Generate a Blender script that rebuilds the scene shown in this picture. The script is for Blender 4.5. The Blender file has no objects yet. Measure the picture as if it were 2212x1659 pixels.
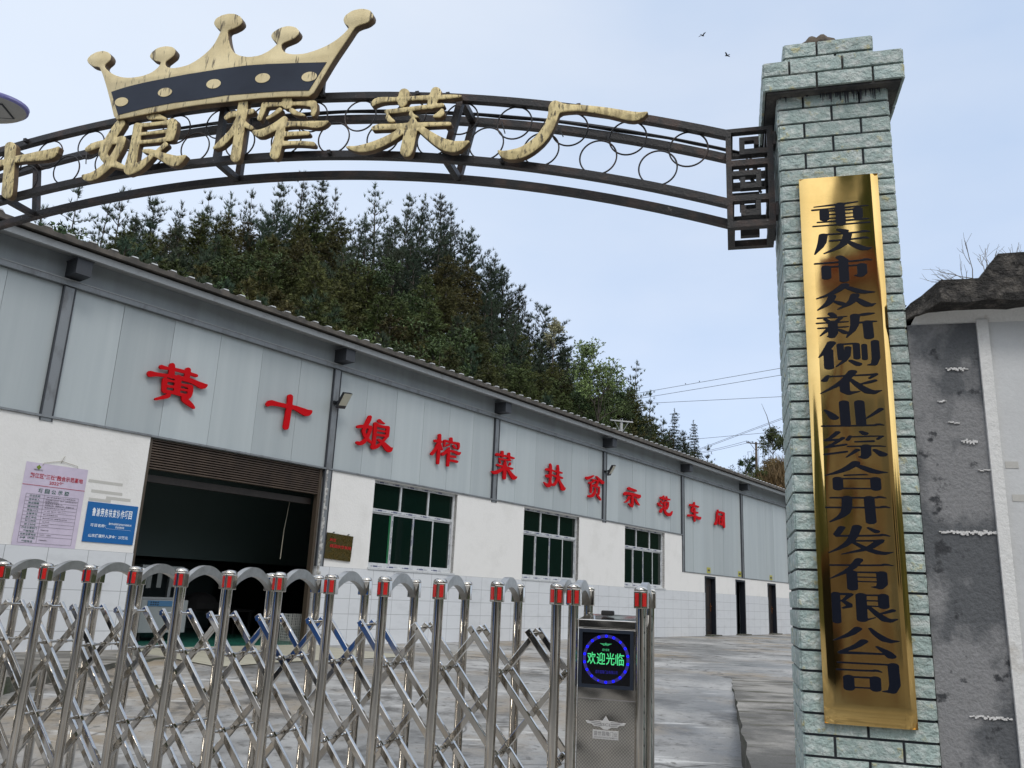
import bpy, bmesh, math, random
import numpy as np
from mathutils import Vector, noise as mnoise

# ---------------------------------------------------------------- scene, camera, light
scene = bpy.context.scene
col = scene.collection
R_ = math.radians
EYE = np.array([0.0, 0.0, 1.55])
FPX, CX, CY = 1786.0, 1106.0, 829.5            # focal length and centre, in pixels of a 2212 px wide picture
PITCH, ROLL = R_(14.341), R_(2.535)
_R0 = np.array([1, 0, 0.]); _U0 = np.array([0, -math.sin(PITCH), math.cos(PITCH)])
FWD = np.array([0, math.cos(PITCH), math.sin(PITCH)])
RGT = math.cos(ROLL) * _R0 + math.sin(ROLL) * _U0
UPV = -math.sin(ROLL) * _R0 + math.cos(ROLL) * _U0
cam_d = bpy.data.cameras.new('camera'); cam = bpy.data.objects.new('camera', cam_d); col.objects.link(cam)
from mathutils import Matrix
cam.matrix_world = Matrix(((RGT[0], UPV[0], -FWD[0], EYE[0]), (RGT[1], UPV[1], -FWD[1], EYE[1]),
                           (RGT[2], UPV[2], -FWD[2], EYE[2]), (0, 0, 0, 1)))
cam_d.sensor_width = 36; cam_d.lens = 36 * FPX / 2212.0
cam_d.clip_start = 0.05; cam_d.clip_end = 2000
scene.camera = cam
scene.view_settings.view_transform = 'Standard'
scene.view_settings.look = 'None'
scene.view_settings.exposure = 0.0
scene.view_settings.gamma = 1.0

SUN_AZ, SUN_EL = 165.0, 50.0                    # azimuth clockwise from +Y, elevation
sv = Vector((math.sin(R_(SUN_AZ)) * math.cos(R_(SUN_EL)), math.cos(R_(SUN_AZ)) * math.cos(R_(SUN_EL)), math.sin(R_(SUN_EL))))
world = bpy.data.worlds.new("World"); scene.world = world; world.use_nodes = True
wn_ = world.node_tree; wn_.nodes.clear(); WL = wn_.links.new
def wnode(t, **k):
    n = wn_.nodes.new(t)
    for a, b in k.items(): setattr(n, a, b)
    return n
w_out = wnode('ShaderNodeOutputWorld'); w_bg = wnode('ShaderNodeBackground'); w_bg2 = wnode('ShaderNodeBackground')
w_add = wnode('ShaderNodeAddShader')
sky = wnode('ShaderNodeTexSky'); sky.sky_type = 'NISHITA'; sky.sun_disc = False
sky.sun_elevation = R_(SUN_EL); sky.sun_rotation = R_(SUN_AZ)
w_bg.inputs[1].default_value = 0.05; sky.air_density = .6; sky.ozone_density = .4
WL(sky.outputs[0], w_bg.inputs[0])
tc = wnode('ShaderNodeTexCoord')
mp = wnode('ShaderNodeMapping'); mp.inputs['Scale'].default_value = (1.0, 1.0, 2.2)
WL(tc.outputs['Generated'], mp.inputs[0])
cn = wnode('ShaderNodeTexNoise'); cn.inputs['Scale'].default_value = 2.1; cn.inputs['Detail'].default_value = 5; cn.inputs['Roughness'].default_value = .5
WL(mp.outputs[0], cn.inputs['Vector'])
cr = wnode('ShaderNodeValToRGB'); cr.color_ramp.elements[0].position = .34; cr.color_ramp.elements[1].position = .68
cr.color_ramp.elements[0].color = (0.50, 0.61, 0.78, 1); cr.color_ramp.elements[1].color = (0.64, 0.71, 0.82, 1)
WL(cn.outputs['Fac'], cr.inputs[0])
# the cloud deck is thinner, hence brighter, round the hidden sun behind the camera
dt = wnode('ShaderNodeVectorMath', operation='DOT_PRODUCT'); dt.inputs[1].default_value = (sv.x, sv.y, sv.z)
WL(tc.outputs['Generated'], dt.inputs[0])
mr = wnode('ShaderNodeMapRange'); mr.interpolation_type = 'SMOOTHSTEP'
mr.inputs['From Min'].default_value = 0.1; mr.inputs['From Max'].default_value = 1.0
mr.inputs['To Min'].default_value = 0.0; mr.inputs['To Max'].default_value = 1.0
WL(dt.outputs['Value'], mr.inputs['Value'])
gl = wnode('ShaderNodeMix', data_type='RGBA'); gl.inputs['B'].default_value = (1.25, 1.27, 1.25, 1); WL(mr.outputs[0], gl.inputs['Factor']); WL(cr.outputs[0], gl.inputs['A'])
# and a little whiter low in the west, left of the view
d2 = wnode('ShaderNodeVectorMath', operation='DOT_PRODUCT'); d2.inputs[1].default_value = (-.80, .45, .40); WL(tc.outputs['Generated'], d2.inputs[0])
m2 = wnode('ShaderNodeMapRange'); m2.interpolation_type = 'SMOOTHSTEP'; m2.inputs['From Min'].default_value = .35; m2.inputs['From Max'].default_value = 1.0; m2.inputs['To Max'].default_value = .75; WL(d2.outputs['Value'], m2.inputs['Value'])
g2 = wnode('ShaderNodeMix', data_type='RGBA'); g2.inputs['B'].default_value = (.80, .86, .93, 1); WL(m2.outputs[0], g2.inputs['Factor']); WL(gl.outputs['Result'], g2.inputs['A'])
WL(g2.outputs['Result'], w_bg2.inputs[0]); w_bg2.inputs[1].default_value = 1.0
WL(w_bg.outputs[0], w_add.inputs[0]); WL(w_bg2.outputs[0], w_add.inputs[1]); WL(w_add.outputs[0], w_out.inputs[0])

sun_d = bpy.data.lights.new('sun', 'SUN'); sun_d.energy = 1.0; sun_d.angle = R_(14); sun_d.color = (1.0, .96, .9)
sun = bpy.data.objects.new('sun', sun_d); col.objects.link(sun)
sun.rotation_euler = (-sv).to_track_quat('-Z', 'Y').to_euler()
try:
    scene.cycles.max_bounces = 8; scene.cycles.diffuse_bounces = 3; scene.cycles.glossy_bounces = 5
    scene.cycles.transparent_max_bounces = 6; scene.cycles.sample_clamp_indirect = 6
except Exception: pass

# ---------------------------------------------------------------- frames
def heading(h): return np.array([math.sin(R_(h)), math.cos(R_(h)), 0.0])
class Frame:
    """s along, d across, z up (absolute height)"""
    def __init__(self, o, e, b): self.o = np.array(o, float); self.o[2] = 0; self.e = e; self.b = b
    def __call__(self, s, d, z):
        p = self.o + self.e * s + self.b * d; return np.array([p[0], p[1], z])
GF = Frame((1.41844, 4.07668, 0), heading(105), heading(15))        # gateway: s right, d into the yard
WF = Frame((-3.53757, 16.7669, 0), heading(37.8), heading(127.8))   # workshop wall: s away, d out of the wall
def ray(u, v): return FWD * FPX + RGT * (u - CX) - UPV * (v - CY)
def on(fr, u, v, d=0.0):
    """where the line of sight through picture point (u, v) meets the upright plane at depth d of a frame -> (s, z)"""
    r = ray(u, v); p0 = fr.o + fr.b * d
    P = EYE + r * (((p0 - EYE) @ fr.b) / (r @ fr.b))
    return float((P - p0) @ fr.e), float(P[2])
def at(u, v, dist):
    r = ray(u, v); return EYE + r * (dist / math.hypot(r[0], r[1]))

# ---------------------------------------------------------------- objects
def tag(o, label=None, cat=None, group=None, kind=None):
    if label: o['label'] = label
    if cat: o['category'] = cat
    if group: o['group'] = group
    if kind: o['kind'] = kind
    return o
def thing(name, label, cat, loc, group=None):
    o = bpy.data.objects.new(name, None); col.objects.link(o); o.location = [float(c) for c in loc]; o.empty_display_size = .1
    return tag(o, label, cat, group)
def world_loc(o):
    v = Vector((0, 0, 0))
    while o is not None: v = v + Vector(o.location); o = o.parent
    return v
def link_mesh(name, verts, faces, mat, parent=None, smooth=False, recalc=False, loc=None):
    me = bpy.data.meshes.new(name)
    base = np.array(loc if loc is not None else (world_loc(parent) if parent else (0, 0, 0)), float)
    V = np.asarray(verts, float).reshape(-1, 3) - base
    me.from_pydata(V.tolist(), [], [tuple(int(i) for i in f) for f in faces])
    mats = mat if isinstance(mat, (list, tuple)) else [mat]
    for m in mats: me.materials.append(m)
    if recalc:
        bm = bmesh.new(); bm.from_mesh(me); bmesh.ops.recalc_face_normals(bm, faces=bm.faces); bm.to_mesh(me); bm.free()
    if smooth: me.polygons.foreach_set('use_smooth', [True] * len(me.polygons))
    o = bpy.data.objects.new(name, me); col.objects.link(o)
    if parent: o.parent = parent
    if loc is not None:
        o.location = [float(a) - float(b) for a, b in zip(loc, world_loc(parent) if parent else (0, 0, 0))]
    me.update(); return o
class MB:
    def __init__(self): self.v = []; self.f = []; self.mi = []; self.c = []
    def add(self, vs, fs, mi=0, c=None):
        n = len(self.v); self.v += [tuple(map(float, p)) for p in vs]
        self.f += [tuple(n + i for i in f) for f in fs]; self.mi += [mi] * len(fs); self.c += [c] * len(fs)
    def hexa(self, p, mi=0, c=None):      # p: 8 points, bottom ring then top ring
        self.add(p, [(3, 2, 1, 0), (4, 5, 6, 7), (0, 1, 5, 4), (1, 2, 6, 5), (2, 3, 7, 6), (3, 0, 4, 7)], mi, c)
    def box(self, fr, s0, s1, d0, d1, z0, z1, mi=0, c=None):
        self.hexa([fr(s0, d0, z0), fr(s1, d0, z0), fr(s1, d1, z0), fr(s0, d1, z0), fr(s0, d0, z1), fr(s1, d0, z1), fr(s1, d1, z1), fr(s0, d1, z1)], mi, c)
    def quad(self, a, b, c_, d, mi=0): self.add([a, b, c_, d], [(0, 1, 2, 3)], mi)
    def bar(self, p0, p1, w, h, up=(0, 0, 1), mi=0):
        p0 = np.array(p0, float); p1 = np.array(p1, float); t = p1 - p0; t /= np.linalg.norm(t)
        x = np.cross(t, up); x /= np.linalg.norm(x); y = np.cross(x, t)
        ring = lambda p: [p - x * w / 2 - y * h / 2, p + x * w / 2 - y * h / 2, p + x * w / 2 + y * h / 2, p - x * w / 2 + y * h / 2]
        self.hexa(ring(p0) + ring(p1), mi)
    def tube(self, pts, r, n=10, cap=True, mi=0):
        pts = [np.array(p, float) for p in pts]; rs = r if isinstance(r, (list, tuple)) else [r] * len(pts)
        base = len(self.v); x = None
        for i, p in enumerate(pts):
            t = pts[min(i + 1, len(pts) - 1)] - pts[max(i - 1, 0)]; t /= np.linalg.norm(t) + 1e-12
            if x is None:
                a = np.array([0, 0, 1.]) if abs(t[2]) < .9 else np.array([1., 0, 0]); x = np.cross(t, a)
            x = x - t * (x @ t); x /= np.linalg.norm(x); y = np.cross(t, x)
            self.v += [tuple(p + rs[i] * (x * math.cos(q) + y * math.sin(q))) for q in np.linspace(0, 2 * math.pi, n, endpoint=False)]
        k = 0
        for i in range(len(pts) - 1):
            for j in range(n):
                a = base + i * n + j; b = base + i * n + (j + 1) % n
                self.f.append((a, b, b + n, a + n)); k += 1
        if cap:
            self.f.append(tuple(base + j for j in reversed(range(n)))); self.f.append(tuple(base + (len(pts) - 1) * n + j for j in range(n))); k += 2
        self.mi += [mi] * k; self.c += [None] * k
    def prism(self, ring0, ring1, mi=0):
        n = len(ring0); self.add(list(ring0) + list(ring1), [tuple(range(n))[::-1], tuple(range(n, 2 * n))] + [(i, (i + 1) % n, n + (i + 1) % n, n + i) for i in range(n)], mi)
    def lathe(self, o, prof, n=16, mi=0):
        o = np.array(o, float)
        rings = [[o + np.array([r * math.cos(a), r * math.sin(a), z]) for a in np.linspace(0, 2 * math.pi, n, endpoint=False)] for r, z in prof]
        b = [p for r in rings for p in r]; fs = []
        for i in range(len(prof) - 1):
            for j in range(n): fs.append((i * n + j, i * n + (j + 1) % n, (i + 1) * n + (j + 1) % n, (i + 1) * n + j))
        fs.append(tuple(range(n))[::-1]); fs.append(tuple((len(prof) - 1) * n + j for j in range(n)))
        self.add(b, fs, mi)
    def build(self, name, mat, parent=None, smooth=False, loc=None, recalc=True, auto=None):
        o = link_mesh(name, self.v, self.f, mat, parent, smooth, recalc, loc)
        if any(self.mi): o.data.polygons.foreach_set('material_index', self.mi)
        if any(c is not None for c in self.c):
            at_ = o.data.color_attributes.new('tint', 'FLOAT_COLOR', 'CORNER'); arr = []
            for p in o.data.polygons:
                c = self.c[p.index]; c = 1.0 if c is None else c
                arr += [c, c, c, 1.0] * p.loop_total
            at_.data.foreach_set('color', arr)
        if auto: autosmooth(o, auto)
        return o
def autosmooth(o, deg=35):
    me = o.data; bm = bmesh.new(); bm.from_mesh(me)
    for f in bm.faces: f.smooth = True
    for e in bm.edges:
        if len(e.link_faces) == 2: e.smooth = e.calc_face_angle(0) < R_(deg)
    bm.to_mesh(me); bm.free()
def bevel(o, w, seg=2):
    bm = bmesh.new(); bm.from_mesh(o.data)
    bmesh.ops.bevel(bm, geom=[e for e in bm.edges if len(e.link_faces) == 2 and e.calc_face_angle(0) > R_(25)], offset=w, segments=seg, affect='EDGES', profile=.6)
    bm.to_mesh(o.data); bm.free()
def copy_tree(o, parent=None):
    c = o.copy(); col.objects.link(c)
    if parent is not None: c.parent = parent
    for ch in list(o.children): copy_tree(ch, c)
    return c
MP = MB

# ---------------------------------------------------------------- materials
def mat(name, base, rough=.6, metal=0.0, col2=None, scale=6.0, stretch=(1, 1, 1), lo=.4, hi=.65, bump=0.0, bscale=60.0, bstretch=(1, 1, 1),
        spec=.5, fine=.06, tint=False, rough2=None, objrand=0.0, emit=None, emit_s=1.0, detail=6.0, coat=0.0, col3=None, scale3=20., lo3=.6, hi3=.7, stretch3=(1, 1, 1), blo=None, bdet=5):
    m = bpy.data.materials.new(name); m.use_nodes = True
    nt = m.node_tree; N = nt.nodes; L = nt.links.new; b = N['Principled BSDF']
    b.inputs['Roughness'].default_value = rough; b.inputs['Metallic'].default_value = metal
    try: b.inputs['Specular IOR Level'].default_value = spec
    except Exception: pass
    if coat: b.inputs['Coat Weight'].default_value = coat; b.inputs['Coat Roughness'].default_value = .08
    geo = N.new('ShaderNodeNewGeometry')
    def nz(sc, st, det=detail, ro=.6):
        mpn = N.new('ShaderNodeMapping'); mpn.inputs['Scale'].default_value = st
        t = N.new('ShaderNodeTexNoise'); t.inputs['Scale'].default_value = sc; t.inputs['Detail'].default_value = det; t.inputs['Roughness'].default_value = ro
        L(geo.outputs['Position'], mpn.inputs[0]); L(mpn.outputs[0], t.inputs['Vector']); return t.outputs['Fac']
    def ramp(x, a, c):
        r = N.new('ShaderNodeMapRange'); r.inputs['From Min'].default_value = a; r.inputs['From Max'].default_value = c; L(x, r.inputs['Value']); return r.outputs[0]
    cur = N.new('ShaderNodeRGB'); cur.outputs[0].default_value = (*base, 1); cur = cur.outputs[0]
    def mix(a, bcol, fac, mode='MIX'):
        x = N.new('ShaderNodeMix'); x.data_type = 'RGBA'; x.blend_type = mode
        L(fac, x.inputs['Factor']) if not isinstance(fac, float) else x.inputs['Factor'].__setattr__('default_value', fac)
        L(a, x.inputs['A'])
        if isinstance(bcol, tuple): x.inputs['B'].default_value = (*bcol, 1)
        else: L(bcol, x.inputs['B'])
        return x.outputs['Result']
    f1 = None
    if col2 is not None:
        f1 = ramp(nz(scale, stretch), lo, hi); cur = mix(cur, col2, f1)
    if col3 is not None: cur = mix(cur, col3, ramp(nz(scale3, stretch3), lo3, hi3))
    if fine:
        ff = nz(90, (1, 1, 1), 3); r = N.new('ShaderNodeMapRange'); r.inputs['To Min'].default_value = 1 - fine * 2.2; r.inputs['To Max'].default_value = 1 + fine * 2.2; L(ff, r.inputs['Value'])
        vm = N.new('ShaderNodeCombineColor'); [L(r.outputs[0], vm.inputs[i]) for i in range(3)]; cur = mix(cur, vm.outputs[0], 1.0, 'MULTIPLY')
    if tint:
        a = N.new('ShaderNodeVertexColor'); a.layer_name = 'tint'; cur = mix(cur, a.outputs[0], 1.0, 'MULTIPLY')
    if objrand:
        oi = N.new('ShaderNodeObjectInfo'); hs = N.new('ShaderNodeHueSaturation')
        r = N.new('ShaderNodeMapRange'); r.inputs['To Min'].default_value = .5 - objrand * .12; r.inputs['To Max'].default_value = .5 + objrand * .06; L(oi.outputs['Random'], r.inputs['Value']); L(r.outputs[0], hs.inputs['Hue'])
        mu = N.new('ShaderNodeMath'); mu.operation = 'MULTIPLY'; mu.inputs[1].default_value = 7.13; L(oi.outputs['Random'], mu.inputs[0]); fr = N.new('ShaderNodeMath'); fr.operation = 'FRACT'; L(mu.outputs[0], fr.inputs[0])
        r2 = N.new('ShaderNodeMapRange'); r2.inputs['To Min'].default_value = 1 - objrand * .5; r2.inputs['To Max'].default_value = 1 + objrand * .5; L(fr.outputs[0], r2.inputs['Value']); L(r2.outputs[0], hs.inputs['Value'])
        L(cur, hs.inputs['Color']); cur = hs.outputs[0]
    L(cur, b.inputs['Base Color'])
    if rough2 is not None:
        r = N.new('ShaderNodeMapRange'); r.inputs['To Min'].default_value = rough; r.inputs['To Max'].default_value = rough2; L(f1 if f1 is not None else nz(scale, stretch), r.inputs['Value']); L(r.outputs[0], b.inputs['Roughness'])
    if bump:
        bn = N.new('ShaderNodeBump'); bn.inputs['Strength'].default_value = bump; bn.inputs['Distance'].default_value = .02 if blo is None else blo
        L(nz(bscale, bstretch, bdet), bn.inputs['Height']); L(bn.outputs[0], b.inputs['Normal'])
    if emit is not None: b.inputs['Emission Color'].default_value = (*emit, 1); b.inputs['Emission Strength'].default_value = emit_s
    m['_'] = 1
    return m
def srgb(r, g, b):
    f = lambda c: (c / 255 / 12.92) if c / 255 < .04045 else ((c / 255 + .055) / 1.055) ** 2.4
    return (f(r), f(g), f(b))


def yard_mat():
    """wet concrete: patchy grey, tan silt, pale scuffs lying across the fall, cracks and damp dark spots"""
    m = bpy.data.materials.new('wet_yard_concrete'); m.use_nodes = True; nt = m.node_tree; N = nt.nodes; L = nt.links.new; b = N['Principled BSDF']
    geo = N.new('ShaderNodeNewGeometry')
    def nz(sc, st=(1, 1, 1), det=8, ro=.65, rot=0.0):
        a = N.new('ShaderNodeMapping'); a.inputs['Scale'].default_value = st; a.inputs['Rotation'].default_value = (0, 0, rot); t = N.new('ShaderNodeTexNoise'); t.inputs['Scale'].default_value = sc; t.inputs['Detail'].default_value = det; t.inputs['Roughness'].default_value = ro
        L(geo.outputs['Position'], a.inputs[0]); L(a.outputs[0], t.inputs['Vector']); return t.outputs['Fac']
    def rp(x, a, c, lo=0., hi=1.):
        r = N.new('ShaderNodeMapRange'); r.inputs['From Min'].default_value = a; r.inputs['From Max'].default_value = c; r.inputs['To Min'].default_value = lo; r.inputs['To Max'].default_value = hi; L(x, r.inputs['Value']); return r.outputs[0]
    def mx(a, c, f):
        x = N.new('ShaderNodeMix'); x.data_type = 'RGBA'; L(f, x.inputs['Factor']); (L(a, x.inputs['A']) if not isinstance(a, tuple) else setattr(x.inputs['A'], 'default_value', (*a, 1))); x.inputs['B'].default_value = (*c, 1); return x.outputs['Result']
    c = mx((.17, .168, .163), (.40, .395, .385), rp(nz(.35), .40, .60))
    c = mx(c, (.27, .21, .135), rp(nz(.30, det=6), .50, .62, 0, .8))
    c = mx(c, (.085, .083, .078), rp(nz(1.3, (1, 1, 1)), .53, .64, 0, .85))
    c = mx(c, (.55, .545, .53), rp(nz(1.5, (.35, 2.6, 1), rot=.5), .59, .67, 0, .9))
    c = mx(c, (.10, .095, .085), rp(nz(9), .56, .66, 0, .75))
    v = N.new('ShaderNodeTexVoronoi'); v.feature = 'DISTANCE_TO_EDGE'; v.inputs['Scale'].default_value = .22; wv = N.new('ShaderNodeVectorMath'); wv.operation = 'ADD'; tn = N.new('ShaderNodeTexNoise'); tn.inputs['Scale'].default_value = 1.2; L(geo.outputs['Position'], tn.inputs['Vector']); L(geo.outputs['Position'], wv.inputs[0]); L(tn.outputs['Color'], wv.inputs[1]); L(wv.outputs[0], v.inputs['Vector'])
    c = mx(c, (.05, .048, .045), rp(v.outputs['Distance'], .0, .006, .75, 0))
    f = rp(nz(70, det=3), 0, 1, .72, 1.28); cc = N.new('ShaderNodeCombineColor'); [L(f, cc.inputs[i]) for i in range(3)]
    x = N.new('ShaderNodeMix'); x.data_type = 'RGBA'; x.blend_type = 'MULTIPLY'; x.inputs['Factor'].default_value = 1; L(c, x.inputs['A']); L(cc.outputs[0], x.inputs['B']); L(x.outputs['Result'], b.inputs['Base Color'])
    b.inputs['Specular IOR Level'].default_value = .35; L(rp(nz(.7), .38, .56, .30, .85), b.inputs['Roughness'])
    bn = N.new('ShaderNodeBump'); bn.inputs['Strength'].default_value = .5; bn.inputs['Distance'].default_value = .015; L(nz(26, det=6), bn.inputs['Height']); L(bn.outputs[0], b.inputs['Normal'])
    return m
M = {}
M['steel'] = mat('polished_stainless', (.66, .63, .585), .045, 1.0, col2=(.52, .49, .45), scale=9, stretch=(1, 1, .3), bump=.05, bscale=7, bstretch=(1, 1, .25), fine=.02, rough2=.12, bdet=2)
M['brushed'] = mat('brushed_stainless', (.50, .485, .46), .34, 1.0, col2=(.40, .385, .36), scale=14, bump=.08, bscale=60, fine=.04)
M['steel_panel'] = mat('wavy_stainless_panel', (.60, .57, .53), .12, 1.0, col2=(.5, .46, .42), scale=5, bump=.22, bscale=4, fine=.02, blo=.05, bdet=1)
M['red_reflector'] = mat('red_reflector', (.55, .012, .012), .25, col2=(.8, .1, .03), scale=60, lo=.6, hi=.75, coat=.6)
M['red_letter'] = mat('red_letter', (.50, .002, .006), .6, spec=.12, fine=.03)
M['black_iron'] = mat('weathered_black_iron', (.022, .021, .022), .45, .3, col2=(.075, .045, .035), scale=7, stretch=(1, 1, 1), lo=.5, hi=.72, bump=.3, bscale=90, col3=(.16, .14, .13), scale3=30, lo3=.66, hi3=.74)
M['gold_paint'] = mat('weathered_gold_paint', (.74, .60, .30), .42, .1, col2=(.42, .33, .16), scale=26, stretch=(1, 1, .35), lo=.47, hi=.60, bump=.3, bscale=45, bstretch=(1, 1, .35), col3=(.095, .075, .04), scale3=60, stretch3=(1, 1, .25), lo3=.57, hi3=.63)
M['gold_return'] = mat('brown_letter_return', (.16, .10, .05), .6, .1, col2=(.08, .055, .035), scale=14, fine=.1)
M['crown_gold'] = mat('crown_gold_paint', (.80, .67, .39), .45, .05, col2=(.64, .52, .28), scale=4, stretch=(1, 1, .5), bump=.1, bscale=40, col3=(.13, .10, .055), scale3=34, stretch3=(1, 1, .16), lo3=.575, hi3=.66)
M['navy'] = mat('navy_panel', (.016, .022, .038), .32, col2=(.026, .034, .055), scale=2, spec=.22, fine=.03)
M['dark_hole'] = mat('dark_grout', (.035, .038, .045), .9, fine=.1)
M['stone_tile'] = mat('rock_face_tile', (.37, .465, .44), .5, col2=(.60, .65, .62), scale=17, stretch=(1, 1, 1.5), lo=.46, hi=.66, bump=.8, bscale=30, col3=(.52, .50, .29), scale3=15, lo3=.60, hi3=.68, tint=True, fine=.10, blo=.035)
M['mould'] = mat('mouldy_concrete', (.055, .055, .058), .9, col2=(.14, .13, .12), scale=8, bump=.6, bscale=35, fine=.15)
M['finial'] = mat('brown_stone', (.11, .085, .06), .8, col2=(.05, .04, .03), scale=18, bump=.6, bscale=30)
M['brass'] = mat('polished_brass', (.80, .56, .22), .045, 1.0, col2=(.70, .47, .17), scale=2.5, bump=.10, bscale=2.2, bstretch=(1, 1, .4), fine=.015, blo=.08, rough2=.10, bdet=1)
M['brass_dull'] = mat('old_brass', (.28, .20, .075), .2, 1.0, col2=(.13, .11, .05), scale=9, bump=.4, bscale=14, fine=.05, rough2=.4)
M['ink'] = mat('black_lettering', (.004, .006, .014), .5, spec=.15, fine=0)
M['pier'] = mat('dark_render', (.105, .11, .118), .85, col2=(.235, .235, .24), scale=3.2, stretch=(1, 1, .7), lo=.46, hi=.56, bump=.5, bscale=45, col3=(.04, .042, .047), scale3=9, lo3=.60, hi3=.66, fine=.14)
M['lime'] = mat('white_lime_smear', (.62, .61, .60), .9, bump=.6, bscale=60)
M['coping'] = mat('weathered_coping', (.040, .037, .035), .95, col2=(.15, .135, .12), scale=14, lo=.50, hi=.68, bump=1.0, bscale=34, fine=.25, blo=.05, col3=(.30, .28, .24), scale3=60, lo3=.66, hi3=.72)
M['old_white'] = mat('old_white_render', (.72, .715, .70), .85, col2=(.38, .34, .29), scale=5, lo=.60, hi=.78, bump=.4, bscale=30, fine=.06)
M['white_wall'] = mat('white_plaster', (.77, .76, .745), .8, col2=(.68, .67, .65), scale=1.7, lo=.5, hi=.8, bump=.25, bscale=22, fine=.03)
M['guard_wall'] = mat('smooth_white_render', (.62, .63, .635), .8, col2=(.54, .545, .55), scale=1.5, bump=.15, bscale=30, fine=.03)
M['clad'] = mat('grey_sandwich_panel', (.40, .445, .465), .42, col2=(.45, .495, .51), scale=1.2, stretch=(3, 3, .15), lo=.35, hi=.7, fine=.02, tint=True, spec=.35)
M['band'] = mat('shaded_eave_panel', (.30, .335, .355), .45, col2=(.26, .285, .305), scale=1.4, stretch=(2, 2, .4), fine=.03)  # cladding grey darkened for the shade of the overhang
M['steel_grey'] = mat('galvanised_frame', (.22, .235, .25), .5, .35, col2=(.12, .12, .125), scale=6, stretch=(1, 1, .4), lo=.5, hi=.75, fine=.06)
M['frame_dark'] = mat('dark_frame_edge', (.05, .055, .065), .6, .2, fine=.08)
M['gutter'] = mat('grey_gutter', (.36, .375, .385), .5, .1, col2=(.22, .22, .22), scale=4, stretch=(1, 1, 1), lo=.55, hi=.8)
M['roof'] = mat('old_roof_sheet', (.06, .055, .05), .8, col2=(.12, .105, .09), scale=5, fine=.12)
M['ridge_glint'] = mat('painted_ridge_glint', (.62, .64, .66), .6)
M['shutter'] = mat('brown_shutter', (.115, .082, .062), .45, .3, col2=(.075, .055, .045), scale=3, stretch=(1, 1, .5))
M['shutter_rail'] = mat('brown_rail', (.085, .065, .048), .45, .3)
M['jamb'] = mat('broken_plaster', (.52, .515, .50), .95, col2=(.25, .24, .23), scale=16, lo=.45, hi=.62, bump=1.0, bscale=35)
M['alu'] = mat('white_aluminium', (.58, .60, .62), .4, .1, col2=(.44, .45, .47), scale=12, lo=.5, hi=.7)
M['film_mark'] = mat('blue_film_print', (.08, .09, .17), .5, fine=0)
M['glass'] = mat('dark_green_glass', (.002, .010, .008), .03, spec=.35, fine=0)
M['green_edge'] = mat('green_glass_edge', (.02, .14, .06), .2, fine=0)
M['door'] = mat('dark_brown_door', (.028, .020, .017), .4, col2=(.018, .013, .012), scale=14, stretch=(1, 1, .1))
M['door_frame'] = mat('black_door_frame', (.012, .015, .022), .4)
M['copper'] = mat('copper_handle', (.45, .17, .06), .3, .8)
M['yellow_plate'] = mat('yellow_plate', (.42, .40, .06), .5)
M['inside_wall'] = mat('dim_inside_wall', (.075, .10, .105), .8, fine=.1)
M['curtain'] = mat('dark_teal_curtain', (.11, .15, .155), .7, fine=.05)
M['inside_light'] = mat('grey_inside_panel', (.20, .21, .21), .8)
M['green_floor'] = mat('green_floor_paint', (.03, .17, .125), .25, col2=(.02, .10, .08), scale=2)
M['machine'] = mat('machine_enamel', (.30, .32, .33), .4)
M['machine_blue'] = mat('blue_control_strip', (.06, .17, .33), .4)
M['crate'] = mat('white_crate_plastic', (.55, .56, .55), .5)
M['bed_dark'] = mat('dark_cloth', (.02, .018, .02), .9)
M['poster'] = mat('lilac_poster', (.60, .53, .66), .55, col2=(.52, .46, .58), scale=3, fine=.02)
M['poster_red'] = mat('poster_red_print', (.42, .02, .04), .6, fine=0)
M['poster_green'] = mat('poster_green_print', (.03, .12, .09), .6, fine=0)
M['poster_ink'] = mat('poster_dark_print', (.06, .06, .07), .6, fine=0)
M['leaf_logo'] = mat('green_logo_print', (.17, .25, .01), .6, fine=0)
M['blue_sign'] = mat('blue_sign', (.004, .115, .36), .4, fine=.02)
M['white_print'] = mat('white_print', (.78, .82, .86), .5, fine=0)
M['plate_red'] = mat('red_print', (.42, .015, .015), .4, fine=0)
M['tape'] = mat('old_tape', (.50, .49, .46), .6)
M['string'] = mat('pale_string', (.36, .33, .27), .9)
M['lamp_black'] = mat('black_lamp_case', (.012, .014, .018), .45)
M['lamp_face'] = mat('lamp_led_face', (.50, .48, .38), .35)
M['lamp_rim'] = mat('violet_lamp_rim', (.20, .20, .46), .4)
M['lamp_under'] = mat('grey_lamp_underside', (.42, .42, .41), .5)
M['screen'] = mat('black_screen', (.004, .004, .006), .12, spec=.35, fine=0)
M['screen_frame'] = mat('screen_frame', (.012, .018, .032), .35, fine=0)
M['led_blue'] = mat('blue_led', (0, 0, .2), .4, fine=0, emit=(.002, .004, 1.0), emit_s=1.6)
M['led_ring'] = mat('dim_led_ring', (.02, .015, .10), .35, fine=0, emit=(.02, .015, .16), emit_s=.6)
M['led_dim'] = mat('dim_blue_print', (.01, .01, .10), .4, fine=0, emit=(.01, .005, .3), emit_s=.6)
M['led_green'] = mat('green_led', (0, .1, .03), .4, fine=0, emit=(.10, .85, .30), emit_s=.85)
M['led_green2'] = mat('green_led_mark', (0, .1, .03), .4, fine=0, emit=(.06, .42, .18), emit_s=.8)
M['emblem'] = mat('cast_emblem', (.60, .59, .58), .4, .35, fine=.05)
M['emblem_dark'] = mat('emblem_recess', (.20, .19, .19), .5, .3, fine=0)
M['rubber'] = mat('black_rubber', (.01, .01, .012), .6)
M['wire'] = mat('black_cable', (.012, .012, .014), .5, fine=0)
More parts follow.
